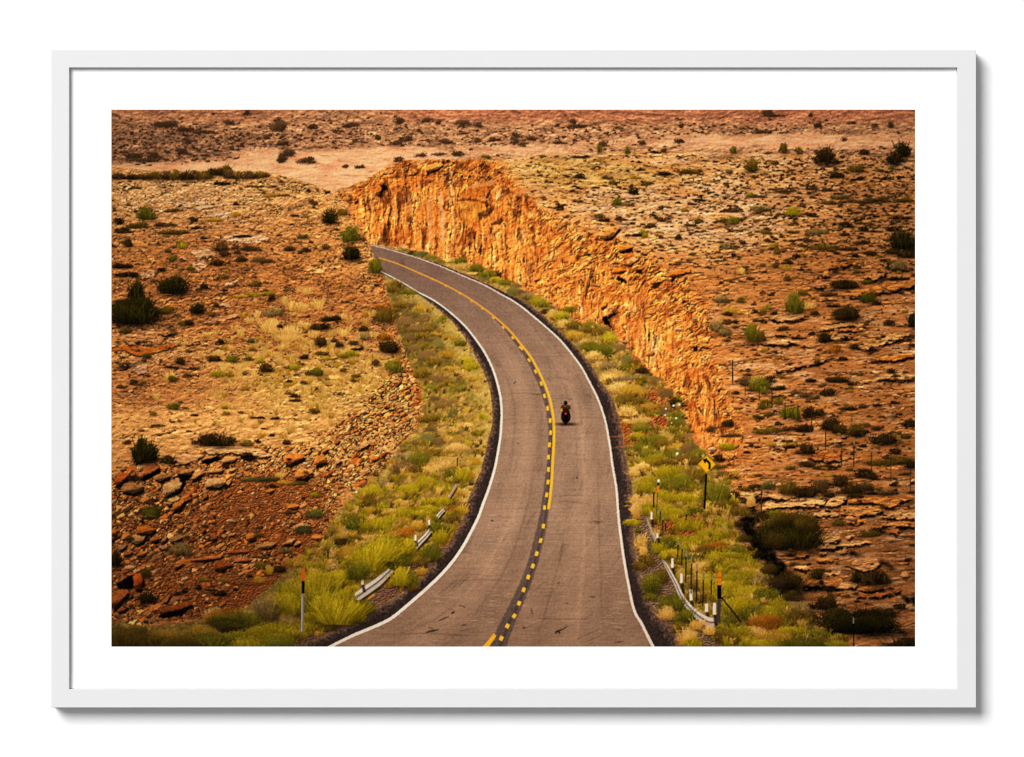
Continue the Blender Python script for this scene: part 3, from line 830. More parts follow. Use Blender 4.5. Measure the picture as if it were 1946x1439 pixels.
dk = np.clip(ell(1760, 700, 250, 520, .7), 0, 1) + 1.2 * np.clip(ell(1640, 1050, 240, 150, .5) + ell(1660, 1180, 220, 90, .5), 0, 1) * sstep(905, 960, Y)
col = col * (1 - .10 * dk)[..., None]
bR = beds(-5, 46, 5.2, 81, 4); bR2 = beds(-3, 90, 9.5, 83, 4); bR3 = beds(-14, 40, 6.5, 85, 4)
wl = sstep(380, 640, Y) * sstep(1280, 1430, X)
hgt = fbm(SU / 16, SV / 11, 95, 3, .5) * 1.2 + bR * (1.6 + 2.0 * wl) + bR2 * 3.2 * wl + px5 * .8 + bR3 * 2.6 * ell(1330, 640, 150, 240, .6) + ridged(X / 46, Y / 11, 85, 4, .6) * 1.6
rel = relief(hgt, 0.20, .3, 1, .34, 1.45)
rel = rel * (1 + (chips(SU / 10, SV / 6, 86, .36, .30) - 1)) * (1 + (chips(SU / 24, SV / 13, 87, .32, .36) - 1))
flatp = sstep(.05, .4, fbm(X / 80, Y / 15, 97, 3) + .12 + .2 * wl)
stair = fbm(X / 190 + .3, (Y + .16 * X) / 15, 99, 3, .5)
rel = rel * (1 + .20 * stair)
rel = 1 + (soft(rel) - 1) * (1 - .72 * flatp)
rel = rel * (1 + (marks(fbm(X / 15, Y / 5.0, 96, 4, .6) + .22 * fbm(X / 80, Y / 16, 98, 3), .26, .52, .48, .22, 1, 3) - 1) * (1 - .75 * flatp))
rel = norm(rel * (1 - .30 * sstep(.10, .6, fbm(X / 13, Y / 4.2, 88, 4, .65) + .2 * fbm(X / 80, Y / 20, 89, 3))), mP, 1.04) * (1 + .14 * fbm(X / 80, Y / 22, 90, 3))
col = col * rel[..., None] * (1 + .035 * fine + .07 * px5)[..., None]
id_plat = new_id('plateau'); lay(mP, col, id_plat)
for b_, w_, sd, th in ((bR, .35 + .65 * wl, 91, .020), (bR2, wl, 92, .016), (bR3, ell(1350, 680, 150, 280, .6), 93, .018)):
    brk = sstep(.0, .35, fbm(X / 30, Y / 16, sd, 3) - .05)
    crk = sstep(th * 1.6, 0, np.abs(b_ + .14)) * w_ * brk
    mul(soft(crk, .3) * mP * .42, .34)

# ---- the cut face itself
cliff_poly = CLIFF_TOP + [tuple(p) for p in CLIFF_EDGE] + [(1408, 900), (1392, 930)] + CLIFF_BASE[::-1]
mC0 = poly(cliff_poly, 4, 16, 25)
mC = sstep(.30, .70, blur(mC0, 16) + .62 * fbm(X / 26, Y / 18, 26, 5, .62)) * np.maximum(mP, sstep(.3, .7, mC0))
mC = mC * (1 - .55 * sstep(800, 900, Y + 40 * fbm(X / 24, Y / 24, 27, 3)))
mT = np.clip(blur(mC0, 34) * 1.5, 0, 1) * mP * (1 - mC)      # orange talus passing into the plateau
lay(mT * .62, img * C(1.06, .90, .70)[None, None])
cl_o, cl_d, cl_l, cl_p = C(196, 118, 60), C(146, 80, 38), C(220, 146, 86), C(216, 164, 122)
wv = np.clip(ell(800, 400, 190, 110, .5) + .5 * ell(960, 470, 110, 90, .6) + .45 * ell(1230, 680, 80, 70, .6), 0, 1)   # where upright fissures rule
cbx = np.array(CLIFF_BASE); o_ = np.argsort(cbx[:, 0]); base_y = np.interp(X, cbx[o_, 0], cbx[o_, 1])
cex = np.vstack([np.array(CLIFF_TOP[:6]), CLIFF_EDGE]); o_ = np.argsort(cex[:, 0]); top_y = np.interp(X, cex[o_, 0], cex[o_, 1])
ff = (base_y - Y) / np.maximum(base_y - top_y, 20) + .16 * fbm(X / 24, Y / 40, 109, 4)      # 0 at the foot, 1 at the brow
wv = np.clip(np.maximum(wv * .9, (1 - sstep(.50, .80, ff)) * sstep(-.3, .35, fbm(X / 60, Y / 70, 108, 3) + .22)), 0, 1)
crest = np.clip(ell(850, 320, 260, 34, .5) + .8 * ell(660, 380, 50, 40, .6), 0, 1)                                     # broken rock along the top
wx = 6 * fbm(X / 30, Y / 50, 111, 3)
vf = fbm((X + wx) / 9, Y / 70, 112, 4, .6)            # upright streaks
cs, sn = np.cos(np.radians(-36)), np.sin(np.radians(-36))
wp = 9 * fbm(X / 40, Y / 40, 110, 3)
p = X * cs + Y * sn + wp; q = -X * sn + Y * cs + wp
df = fbm(p / 30, q / 12, 113, 4, .55)                    # blocks dipping to the left
bf = fbm(X / 9, Y / 9, 114, 4, .6)
bg = fbm(X / 42, Y / 36, 115, 4, .55)
col = mix(cl_d[None, None] * 1.2 + 0 * img, cl_o[None, None] + 0 * img, sstep(-.65, .25, bg + .45 * bf))
col = mix(col, cl_l[None, None] + 0 * img, sstep(.05, .7, bf * .5 + vf * .6 * wv + df * .6 * (1 - wv) + .12) * .6)
col = mix(col, cl_p[None, None] + 0 * img, sstep(.15, .7, bg * .6 + vf * .7) * wv * .75 + sstep(.25, .75, df + .4 * bg) * (1 - wv) * .45)
hgt = vf * 4.5 * wv + df * 6.5 * (1 - .8 * wv) + bf * 2.2 + fbm(p / 11, q / 6, 116, 3) * 2.4 * (1 - .7 * wv)
rel = relief(soft(hgt), 0.15, .8, .8, .36, 1.42)
nv = fbm((X + wx) / 5.2, Y / 22, 118, 4, .6); nd = fbm(p / 12, q / 5.5, 119, 4, .6); ns = fbm(p / 5.5, q / 3.4, 120, 3, .6)
kv = marks(nv + .2 * bg, .20, .5, .52, .22, 2, 1)
kd = marks(nd + .25 * bg, .16, .44, .62, .26, 2, 2) * marks(ns + .2 * fbm(X / 30, Y / 30, 125, 2), .22, .5, .42, .20, 1, 1)
wc = np.clip(wv - .8 * crest, 0, 1)
rel = rel * (kv * wc + kd * (1 - wc))
big_ = ridged((X * .9 - Y * .2) / 50, (Y * .8 + X * .5) / 44, 127, 3, .5)
rel = rel * (1 + .24 * fbm(X / 30, Y / 34, 128, 4, .6)) * (1 - .42 * sstep(.10, .5, -big_ * .8 + .35 * bf - .05) * (1 - .5 * wv))
colm = ridged((X + wx * 1.5) / 26, Y / 150, 130, 4, .6)
rel = rel * (1 + wv * (.20 * fbm((X + wx) / 20, Y / 120, 131, 3) - .48 * sstep(.42, .72, colm) * sstep(-.35, .2, fbm(X / 30, Y / 40, 132, 3)) + .10 * sstep(.2, .5, fbm((X + wx + 5) / 11, Y / 90, 133, 3))))
rel = rel * (1 - .34 * sstep(.62, .80, ff) * (1 - sstep(.92, 1.05, ff)) * sstep(-.2, .3, fbm(X / 22, Y / 16, 134, 4, .6)))      # undercut beds below the brow
rel = rel * marks(fbm(X / 10, Y / 9, 135, 4, .6) + .2 * bg, .2, .45, .34, .20, 2, 2)
rel = norm(rel, mC, 1.05)
col = col * rel[..., None] * (1 + .035 * fine)[..., None]
lay(mC, col, new_id('cliff'))
rubble(.7 * mC * (1 - .8 * wv) * sstep(.05, .4, fbm(X / 34, Y / 30, 121, 3)), 8.5, 5.5, -34, 122, .40, C(196, 116, 52), C(222, 158, 100), .98, .16)
rubble(.85 * mC * (1 - .95 * wv) * sstep(.05, .4, fbm(X / 44, Y / 36, 123, 3)), 17, 9, -30, 124, .40, C(204, 124, 56), C(222, 156, 98), 1.0, .11)
crk = sstep(.030, 0, np.abs(vf + .12)) * wc * sstep(-.1, .3, bg + .3 * bf)
mul(soft(np.clip(crk, 0, 1), .25) * mC * .7, .32)
# pale washed strips and the hollow with the smooth orange slab
for x0, y0, x1, y1, w0, c, a in [(838, 365, 842, 468, 6, C(222, 172, 128), .8), (815, 370, 818, 470, 9, C(206, 150, 108), .55), (857, 355, 852, 385, 4, C(226, 180, 130), .7), (776, 370, 780, 410, 6, C(212, 154, 100), .5),
        (823, 340, 822, 372, 4, C(214, 150, 88), .6), (800, 380, 798, 420, 6, C(206, 148, 98), .5), (862, 400, 866, 470, 5, C(214, 156, 98), .5), (750, 380, 752, 420, 7, C(206, 140, 80), .5),
        (1195, 610, 1192, 660, 8, C(216, 150, 98), .5), (1215, 620, 1212, 670, 5, C(222, 160, 106), .5), (1282, 650, 1284, 690, 5, C(220, 160, 108), .5), (944, 355, 942, 375, 5, C(220, 160, 100), .6), (1005, 500, 1004, 540, 5, C(214, 150, 98), .5)]:
    m = soft(ribbon(smooth_curve([(x0, y0), ((x0 + x1) / 2 + 1, (y0 + y1) / 2), (x1, y1)]), [w0 * .6, w0, w0 * .5], 2.4, 7, int(x0)), .3)
    lay(m * a, c[None, None] * (.95 + .22 * vf + .12 * bf)[..., None])
lay(soft(soft(poly(K([(1370, 860), (1480, 840), (1560, 830), (1620, 880), (1600, 960), (1500, 1040), (1400, 1060), (1390, 960)], 590, 209), 4, 8, 3), .3), .3) * .5, C(214, 142, 62)[None, None] * (.95 + .2 * bf + .2 * vf)[..., None])
lay(poly(K([(1370, 770), (1500, 715), (1690, 700), (1640, 790), (1600, 830), (1480, 800), (1390, 815)], 590, 209), 3.5, 7, 4) * .55, C(192, 110, 46)[None, None] * (.95 + .3 * bf)[..., None])
lay(poly(K([(1420, 735), (1500, 690), (1640, 655), (1720, 650), (1690, 705), (1520, 720)], 590, 209), 3, 7, 4) * .7, C(222, 150, 92)[None, None] * (.97 + .2 * bf)[..., None])
for pts, k in ((K([(1340, 835), (1400, 815), (1480, 815), (1560, 835), (1630, 850), (1690, 900), (1640, 880), (1560, 850), (1440, 840), (1370, 850)], 590, 209), .60), (K([(1610, 830), (1650, 750), (1690, 715), (1650, 800)], 590, 209), .4),
               (K([(640, 700), (700, 690), (720, 740), (660, 760)], 590, 209), .25), (K([(400, 870), (440, 820), (450, 870)], 590, 209), .15), (K([(1080, 560), (1110, 560), (1100, 610), (1070, 600)], 590, 209), .25),
               (K([(920, 640), (990, 560), (1060, 500), (1000, 590)], 590, 209), .45), (K([(1540, 960), (1660, 900), (1720, 880), (1640, 990), (1560, 1020)], 590, 209), .55), (K([(1660, 1060), (1780, 990), (1760, 1060)], 590, 209), .5),
               (K([(970, 350), (990, 310), (1060, 345), (1080, 380), (1000, 365)], 970, 460), .18), (K([(1000, 95), (1070, 70), (1140, 50), (1130, 90), (1040, 110)], 970, 460), .12),
               (K([(1290, 430), (1340, 370), (1420, 370), (1340, 440)], 970, 460), .35), (K([(1480, 370), (1500, 320), (1530, 350)], 970, 460), .2), (K([(860, 760), (850, 690), (890, 680), (940, 800), (900, 770)], 970, 460), .08),
               (K([(900, 690), (960, 650), (980, 670), (900, 720)], 970, 460), .2), (K([(1150, 270), (1210, 250), (1220, 300), (1170, 290)], 970, 460), .2), (K([(1270, 890), (1280, 800), (1290, 900), (1270, 950)], 970, 460), .15),
               (K([(1690, 970), (1730, 960), (1730, 1010), (1690, 1010)], 970, 460), .12), (K([(1670, 1130), (1700, 1110), (1690, 1160)], 970, 460), .12), (K([(1580, 560), (1610, 530), (1630, 560), (1600, 570)], 970, 460), .12)):
    mul(soft(poly(pts, 2.0, 5, 7), .3), k)
for pts, c in ((K([(800, 1140), (880, 1080), (970, 1050), (1010, 1090), (940, 1180), (860, 1200)], 970, 209), C(216, 142, 80)), (K([(1000, 90), (1000, 40), (1090, 20), (1140, 40), (1060, 80)], 970, 460), C(210, 130, 60)),
               (K([(930, 290), (950, 230), (1020, 240), (1070, 260), (1020, 290)], 970, 460), C(212, 122, 46)), (K([(1070, 210), (1080, 170), (1140, 140), (1180, 160), (1100, 220)], 970, 460), C(216, 150, 96)),
               (K([(1400, 310), (1470, 280), (1660, 240), (1660, 280), (1500, 320)], 970, 460), C(206, 120, 52)), (K([(830, 610), (850, 560), (890, 550), (890, 590), (850, 620)], 970, 460), C(212, 122, 56)),
               (K([(1060, 545), (1080, 510), (1160, 490), (1230, 500), (1180, 545), (1100, 580)], 590, 209), C(216, 146, 74)), (K([(590, 770), (620, 690), (660, 720), (640, 790)], 590, 209), C(206, 120, 48))):
    B(pts, c, seed=int(pts[0][0]), drop=(2, 3))

# ---- ledges of the lower right: slabs with deep shade under them
sl_a, sl_o = C(222, 160, 104), C(208, 130, 62)
for j, (pts, o, c) in enumerate([
    ([(510, 1250), (560, 1180), (740, 1160), (900, 1140), (1060, 1130), (1140, 1150), (1110, 1210), (950, 1235), (800, 1225), (620, 1250)], 710, sl_a), ([(1110, 1205), (1180, 1140), (1330, 1130), (1290, 1200), (1170, 1230)], 710, sl_a * .96),
    ([(1310, 1195), (1330, 1150), (1500, 1140), (1700, 1130), (1900, 1120), (1960, 1150), (1800, 1190), (1700, 1250), (1600, 1200), (1450, 1190)], 710, C(190, 122, 64)), ([(300, 1140), (340, 1095), (500, 1090), (640, 1120), (800, 1135), (740, 1160), (560, 1150), (400, 1160)], 710, sl_a * .95),
    ([(960, 100), (1040, 70), (1080, 40), (1220, 60), (1230, 90), (1130, 100)], 960, sl_a * .98), ([(1240, 80), (1260, 10), (1480, 0), (1640, 20), (1620, 70), (1500, 95), (1400, 100)], 960, C(190, 128, 74)),
    ([(1620, 110), (1680, 70), (1800, 40), (1960, 60), (1960, 130), (1780, 125)], 960, sl_a * .9), ([(1610, 190), (1640, 150), (1800, 140), (1960, 150), (1930, 200), (1750, 205)], 960, C(184, 120, 66)),
    ([(1290, 150), (1360, 120), (1500, 120), (1470, 160), (1360, 175)], 960, sl_o), ([(1030, 330), (1070, 295), (1200, 280), (1260, 300), (1220, 340), (1100, 350)], 960, sl_a),
    ([(1290, 300), (1350, 270), (1380, 285), (1320, 310)], 960, sl_a), ([(1020, 405), (1040, 370), (1200, 365), (1400, 340), (1540, 330), (1500, 355), (1300, 380), (1150, 410), (1080, 410)], 960, sl_a),
    ([(800, 480), (850, 440), (920, 430), (960, 460), (900, 485)], 960, sl_o), ([(1040, 450), (1060, 430), (1120, 430), (1110, 455)], 960, sl_a), ([(1010, 500), (1060, 480), (1180, 490), (1170, 515), (1060, 515)], 960, sl_o * .95),
    ([(800, 580), (830, 550), (920, 560), (980, 570), (930, 600), (860, 590)], 960, sl_a), ([(1100, 640), (1140, 610), (1250, 620), (1230, 640)], 960, sl_a * .95),
    ([(1340, 560), (1390, 500), (1500, 470), (1590, 490), (1620, 550), (1560, 590), (1460, 610), (1380, 590)], 960, C(188, 130, 86)), ([(880, 745), (930, 690), (1100, 660), (1250, 650), (1290, 700), (1210, 765), (1080, 755), (960, 755)], 960, C(176, 114, 62)),
    ([(1190, 770), (1260, 720), (1380, 690), (1420, 730), (1380, 770)], 960, sl_a * .9), ([(1390, 790), (1450, 750), (1650, 730), (1760, 740), (1700, 770), (1560, 790)], 960, C(174, 112, 64)),
    ([(1380, 850), (1420, 810), (1560, 820), (1700, 800), (1830, 760), (1800, 810), (1650, 840), (1500, 850)], 960, C(160, 96, 50)), ([(1200, 440), (1280, 410), (1330, 420), (1290, 445)], 960, sl_a),
    ([(1690, 250), (1740, 215), (1800, 230), (1760, 270)], 960, sl_o * .95), ([(1800, 640), (1850, 600), (1890, 640), (1850, 670)], 960, sl_a * .85), ([(1560, 1100), (1600, 1070), (1800, 1040), (1960, 1030), (1960, 1050), (1780, 1090)], 460, sl_o),
    ([(1400, 960), (1480, 920), (1640, 870), (1760, 850), (1880, 840), (1940, 860), (1800, 900), (1600, 960), (1460, 990)], 460, sl_a * .92), ([(620, 1190), (700, 1130), (850, 1080), (1000, 1040), (1120, 1060), (1090, 1120), (960, 1130), (760, 1190)], 460, C(186, 126, 84)),
    ([(560, 700), (680, 670), (860, 660), (960, 690), (860, 720), (700, 730)], 460, sl_a * .86), ([(460, 930), (600, 905), (760, 900), (900, 930), (760, 950), (560, 945)], 460, sl_a * .92), ([(1570, 1270), (1620, 1230), (1800, 1220), (1960, 1230), (1960, 1265), (1760, 1270)], 460, sl_a),
    ([(1090, 240), (1200, 215), (1330, 190), (1420, 165), (1380, 205), (1220, 240)], 460, sl_o), ([(1480, 320), (1560, 280), (1690, 260), (1660, 310), (1560, 350)], 460, C(186, 126, 78)), ([(1060, 300), (1080, 260), (1150, 270), (1160, 310), (1100, 320)], 460, C(196, 128, 72)),
    ([(990, 400), (1040, 370), (1130, 390), (1080, 420)], 460, C(186, 126, 92)), ([(1240, 480), (1400, 430), (1640, 370), (1940, 310), (1960, 400), (1800, 440), (1500, 480), (1360, 510)], 460, C(182, 118, 64)),
    ([(1200, 810), (1300, 785), (1430, 800), (1380, 825)], 460, sl_o), ([(980, 820), (1120, 780), (1300, 745), (1460, 750), (1500, 775), (1280, 780), (1100, 810)], 460, sl_a * .88), ([(1030, 900), (1160, 860), (1380, 850), (1300, 890), (1160, 905)], 460, sl_a * .88),
    ([(610, 660), (680, 590), (830, 580), (850, 630), (760, 650), (730, 710)], 710, C(204, 148, 104)), ([(1240, 575), (1270, 558), (1315, 570), (1290, 588)], 710, C(220, 170, 124)), ([(1140, 640), (1180, 610), (1270, 605), (1240, 640)], 710, sl_a * .9),
    ([(930, 780), (1020, 720), (1240, 700), (1250, 800), (1100, 810), (980, 790)], 710, C(170, 104, 54)), ([(180, 790), (190, 720), (270, 700), (280, 760), (220, 800)], 710, C(206, 138, 76))]):
    slab(K(pts, 1340, o), c, 300 + j * 7)
lay(soft(poly(K([(-40, 190), (60, 95), (200, 90), (280, 130), (330, 270), (390, 380), (330, 350), (250, 250), (100, 230)], 1340, 960), 3, 9, 5), .3), C(128, 66, 36)[None, None] * (relief(px5 * 3.5 + gr1, .2, .5, 1, .5, 1.5) * (1 + .05 * fine))[..., None])

# ================= verges beside the road
id_verge = new_id('verge'); id_gravel = new_id('gravel')
vergeL = [(716, 508)] + [tuple(p) for p in SHOULDER_L] + [(205, 1300), (205, 1180), (300, 1190), (400, 1175), (470, 1150), (520, 1110), (560, 1070), (610, 1030), (640, 975), (690, 925), (735, 885), (760, 850), (800, 805),
          (805, 760), (790, 715), (770, 668), (756, 630), (745, 590), (733, 550), (726, 520)]
mV = soft(poly(vergeL, 4, 10, 33), .3)
vergeR = [(700, 462)] + CLIFF_BASE + [(1394, 975), (1413, 1036), (1436, 1067), (1454, 1104), (1468, 1126), (1490, 1143), (1562, 1192), (1640, 1240), (1640, 1300), (1330, 1300)] + [tuple(p) for p in SHOULDER_R[::-1]]
mW = soft(poly(vergeR, 3, 9, 35), .3)
g1 = fbm(X / 24, Y / 20, 131, 4, .6); g2 = fbm(X / 4, Y / 6, 132, 3, .6)
col = mix(C(126, 98, 50)[None, None] + 0 * img, C(182, 146, 80)[None, None] + 0 * img, sstep(-.6, .6, g1 + .5 * g2))
col = mix(col, C(98, 78, 42)[None, None] + 0 * img, np.clip(ell(790, 620, 60, 90, .6), 0, 1) * .55)
col = mix(col, C(104, 96, 34)[None, None] + 0 * img, sstep(0, .6, fbm(X / 30, Y / 24, 133, 3)) * .5)
col = soft(soft(col * relief(g2 * 3 + g1 * 2, .12, .4, 1, .5, 1.4)[..., None], .3), .3)
edl = np.interp(Y, SHOULDER_L[:, 1], SHOULDER_L[:, 0])
col = mix(col, C(204, 172, 102)[None, None] * (1 + .15 * g2)[..., None], sstep(-58, -8, X - edl + 16 * g1) * (Y > 560) * (Y < 960) * .6 * (X < 960))
for m_ in (mV, mW):
    lay(m_, col * (1 + .03 * fine)[..., None], id_verge)
lay(mW * np.clip(ell(1248, 770, 34, 30, .5) + ell(1262, 800, 30, 14, .5) + ell(1200, 815, 26, 26, .4) + ell(1196, 830, 40, 10, .4) + .8 * ell(1225, 690, 30, 16, .5) + ell(1300, 1000, 50, 18, .5), 0, 1), C(150, 84, 46)[None, None] * (relief(g2 * 4 + px5 * 3, .16, .5, 1, .5, 1.4))[..., None])
slab(K([(840, 690), (960, 650), (1060, 640), (1200, 665), (1380, 700), (1490, 750), (1400, 775), (1240, 740), (1100, 735), (960, 745), (880, 730)], 212, 710), C(212, 156, 106), 771, (2, 4), .8)
slab(K([(560, 800), (640, 745), (760, 735), (860, 750), (800, 800), (700, 830), (600, 850)], 212, 710), C(204, 146, 98), 773, (2, 4), .8)
for pts, k in ((K([(270, 160), (400, 100), (500, 130), (460, 210), (560, 330), (700, 520), (780, 620), (860, 780), (740, 860), (640, 720), (560, 600), (440, 430), (380, 320)], 1340, 960), .02),
               (K([(390, 1210), (470, 1140), (600, 1140), (560, 1180), (480, 1220), (440, 1290), (400, 1260)], 1340, 710), .05), (K([(900, 760), (1060, 750), (1230, 775), (1220, 790), (1000, 805), (910, 800)], 1340, 960), .06),
               (K([(1330, 460), (1400, 440), (1470, 465), (1380, 480)], 1340, 960), .12), (K([(1600, 510), (1700, 540), (1760, 600), (1660, 570)], 1340, 960), .2), (K([(1800, 840), (1960, 850), (1960, 920), (1850, 890)], 1340, 960), .1),
               (K([(1180, 240), (1320, 200), (1440, 160), (1340, 220), (1220, 255)], 1340, 460), .12), (K([(1570, 380), (1680, 320), (1700, 340), (1600, 390)], 1340, 460), .2), (K([(1500, 1010), (1560, 980), (1590, 1030), (1520, 1035)], 1340, 460), .05),
               (K([(1580, 1275), (1760, 1262), (1960, 1262), (1960, 1285), (1740, 1285)], 1340, 460), .1), (K([(200, 1270), (330, 1205), (330, 1215), (240, 1280)], 1340, 710), .1)):
    mul(np.clip(blur(poly(pts, 7.0, 13, 9), 2.5) * (1 + .5 * fbm(X / 9, Y / 9, 311, 3)), 0, 1), max(k, .12))
# bare gravel between shoulder and rail, right and left
lay(soft(poly([(1200, 940), (1222, 950), (1232, 985), (1248, 1030), (1256, 1058), (1276, 1092), (1296, 1135), (1322, 1166), (1346, 1192), (1372, 1240), (1312, 1240), (1262, 1178), (1233, 1141), (1215, 1083), (1204, 1000)], 3, 9, 7), .3),
    C(126, 96, 76)[None, None] * (relief(px5 * 3, .18, .5, 1, .5, 1.4) * (1 + .05 * fine))[..., None], id_gravel)
lay(soft(poly([(560, 1222), (600, 1196), (650, 1180), (705, 1148), (690, 1142), (735, 1105), (765, 1088), (800, 1062), (822, 1040), (860, 1010), (880, 985), (878, 1000), (840, 1052), (806, 1094), (764, 1128), (713, 1157), (668, 1184), (610, 1212), (570, 1240)], 3, 8, 8), .3),
    C(118, 84, 66)[None, None] * (relief(px5 * 3, .18, .5, 1, .5, 1.4) * (1 + .05 * fine))[..., None])

# the paper takes the ground tones deep and warm
img[:] = np.clip(img, 0, 255) / 255
img[:] = np.clip(img, 0, 1) ** C(1.15, 1.08, 1.07)
img[:] = img + .45 * img * (1 - img) * (img - .40)
_l = (img @ C(.3, .59, .11))[..., None]
img[:] = (_l + .98 * (img - _l)) * 255
hz_ = (ids == id_hill) * .22
img[:] = mix(img, C(198, 150, 122)[None, None] + 0 * img, hz_.astype(f32))
# ================= the road
id_road = new_id('road')
road_poly = [tuple(p) for p in SHOULDER_R] + [(545, 1260)] + [tuple(p) for p in SHOULDER_L[::-1]]
mR = poly(road_poly, .8, 6, 41)
sh_n = fbm(X / 5, Y / 5, 141, 3)
xl = np.interp(Y, LEFT_LINE[:, 1], LEFT_LINE[:, 0]); xr = np.interp(Y, RIGHT_LINE[:, 1], RIGHT_LINE[:, 0])
sl_ = np.interp(Y, SHOULDER_L[:, 1], SHOULDER_L[:, 0]); sr_ = np.interp(Y, SHOULDER_R[:, 1], SHOULDER_R[:, 0])
tq = np.where(X < (xl + xr) / 2, (xl - X) / np.maximum(xl - sl_, 3), (X - xr) / np.maximum(sr_ - xr, 3)) + .25 * sh_n + .25 * fbm(X / 14, Y / 26, 140, 3)
shc = mix(C(56, 44, 41)[None, None] + 0 * img, C(116, 89, 72)[None, None] + 0 * img, sstep(.42, .95, tq) * .9)
lay(mR, shc * (1 + .24 * sh_n + .12 * fbm(X / 8, Y / 40, 142, 3) + .06 * fine)[..., None], id_road)
lane_poly = [tuple(p) for p in RIGHT_LINE] + [(620, 1260)] + [tuple(p) for p in LEFT_LINE[::-1]]
mLn = poly(lane_poly)
xl = np.interp(Y, LEFT_LINE[:, 1], LEFT_LINE[:, 0]); xr = np.interp(Y, RIGHT_LINE[:, 1], RIGHT_LINE[:, 0])
fr = np.clip((X - xl) / np.maximum(xr - xl, 1), 0, 1)
base = mix(C(118, 94, 82)[None, None] + 0 * img, C(147, 118, 99)[None, None] + 0 * img, sstep(490, 720, Y))
base = mix(base, C(138, 109, 90)[None, None] + 0 * img, sstep(950, 1190, Y))
st = fbm(X / 70 + .02 * Y, (Y + 3 * fr * (1 - fr)) / 2.0, 143, 3, .7)
st2 = fbm(X / 130, Y / 5.5, 144, 3, .6)
wear = .07 * np.exp(-((fr - .24) / .07) ** 2) + .05 * np.exp(-((fr - .74) / .09) ** 2) - .05 * np.exp(-((fr - .37) / .05) ** 2) - .03 * np.exp(-((fr - .88) / .05) ** 2) - .03 * np.exp(-((fr - .63) / .04) ** 2)
k = 1 + .07 * st * sstep(520, 700, Y) + .05 * st2 + wear * sstep(560, 760, Y) + .035 * fine + .07 * fbm(X / 60, Y / 60, 145, 3) + .05 * fbm((X - xl) / 12, Y / 140, 150, 3) - .10 * sstep(.3, .6, fbm((X - xl) / 16, Y / 60, 151, 4))
lay(mLn, base * k[..., None])
# pale scuffs running across, more of them low down
sc_ = sstep(.42, .75, fbm(X / 34, Y / 1.7, 146, 3, .55) + .45 * fbm(X / 60, Y / 40, 147, 2)) * sstep(780, 1080, Y) * mLn
lay(sc_ * .50, C(188, 156, 128))
sc_ = sstep(.45, .75, fbm(X / 30, Y / 2.0, 148, 3, .55) + .4 * fbm(X / 50, Y / 36, 149, 2)) * sstep(700, 1000, Y) * mLn
lay(sc_ * .36, C(86, 68, 60))
# sealed dark seam under the centre markings
seam = smooth_curve([(940, 605), (967, 634), (988, 661), (1005, 686), (1018, 712), (1029, 737), (1036, 760), (1042, 785), (1046, 808), (1046, 833), (1045, 860), (1043.5, 885), (1041, 912), (1038, 940), (1035, 968), (1030, 1000), (1023, 1030),
                     (1014, 1065), (1002, 1100), (990, 1130), (976, 1160), (962, 1190), (952, 1215), (945, 1236)], 4)
m = ribbon(seam, [2, 4, 7, 7, 7, 8, 8, 9, 11, 15, 18, 19, 21, 24, 28, 32], 1.3, 5, 44)
lay(soft(m, .3) * .80, C(84, 70, 66)[None, None] * (1 + .18 * sh_n + .05 * fine)[..., None])
m = ribbon(seam + np.array([3.5, 0]), [.5, 1.5, 2, 2, 2, 2, 2.5, 3, 3, 3, 4, 5, 5, 6], 1.4, 4, 46)
lay(soft(m, .3) * .45, C(50, 40, 42))
# tar patches, cracks, stains
for pts, w, k in ((K([(410, 1190), (440, 1165), (480, 1150), (530, 1120)], 970, 960), [1.5, 3, 2, 1], .3), (K([(415, 1165), (450, 1175), (455, 1190)], 970, 960), [1, 3, 2], .35),
                  (K([(1180, 1075), (1230, 1050), (1280, 1030)], 590, 960), [.8, 2.6, 1.5], .42), (K([(1300, 1005), (1335, 985)], 590, 960), [2, 4, 2], .42), (K([(1370, 930), (1410, 935), (1430, 950)], 590, 960), [.6, 1.4, 1.8], .45),
                  (K([(1060, 1180), (1120, 1165), (1190, 1150)], 590, 960), [1, 4, 4, 1], .45), (K([(1090, 1130), (1130, 1140)], 590, 960), [1.4, 2], .5), (K([(1390, 1115), (1450, 1100)], 590, 960), [1, 2.4, 1], .55),
                  (K([(1665, 145), (1690, 145)], 590, 960), [2, 3], .5), (K([(25, 95), (55, 72)], 970, 710), [1, 2.2, 1], .45), (K([(60, 655), (78, 640)], 970, 710), [.8, 1.6, .8], .5), (K([(605, 965), (622, 962)], 970, 710), [2, 2.6], .5),
                  (K([(960, 1270), (1050, 1262)], 970, 960), [1, 3, 1], .6), (K([(430, 725), (455, 715)], 970, 960), [1, 2], .45), (K([(500, 905), (540, 910)], 970, 960), [1, 2, 1], .6), (K([(980, 1155), (1020, 1158)], 970, 960), [1, 2, 1], .6),
                  (K([(730, 845), (790, 855)], 970, 960), [2, 5, 3], .8), (K([(770, 150), (830, 170)], 970, 960), [2, 5, 3], .82), (K([(190, 950), (205, 1010)], 970, 960), [2, 4, 2], .75), (K([(110, 1130), (140, 1135)], 970, 960), [2, 5, 2], .7)):
    mul(soft(ribbon(smooth_curve(pts), w, .5, 3, 5), .2), k)
lay(soft(ribbon(smooth_curve([(1140, 830), (1165, 830), (1196, 828)]), [.5, 2.5, 5], 1.2, 5, 4), .3) * .55, C(180, 104, 66)); lay(soft(ribbon(smooth_curve([(1164, 851), (1180, 849), (1198, 846)]), [1, 3, 5], 1.2, 5, 4), .3) * .6, C(176, 104, 66))
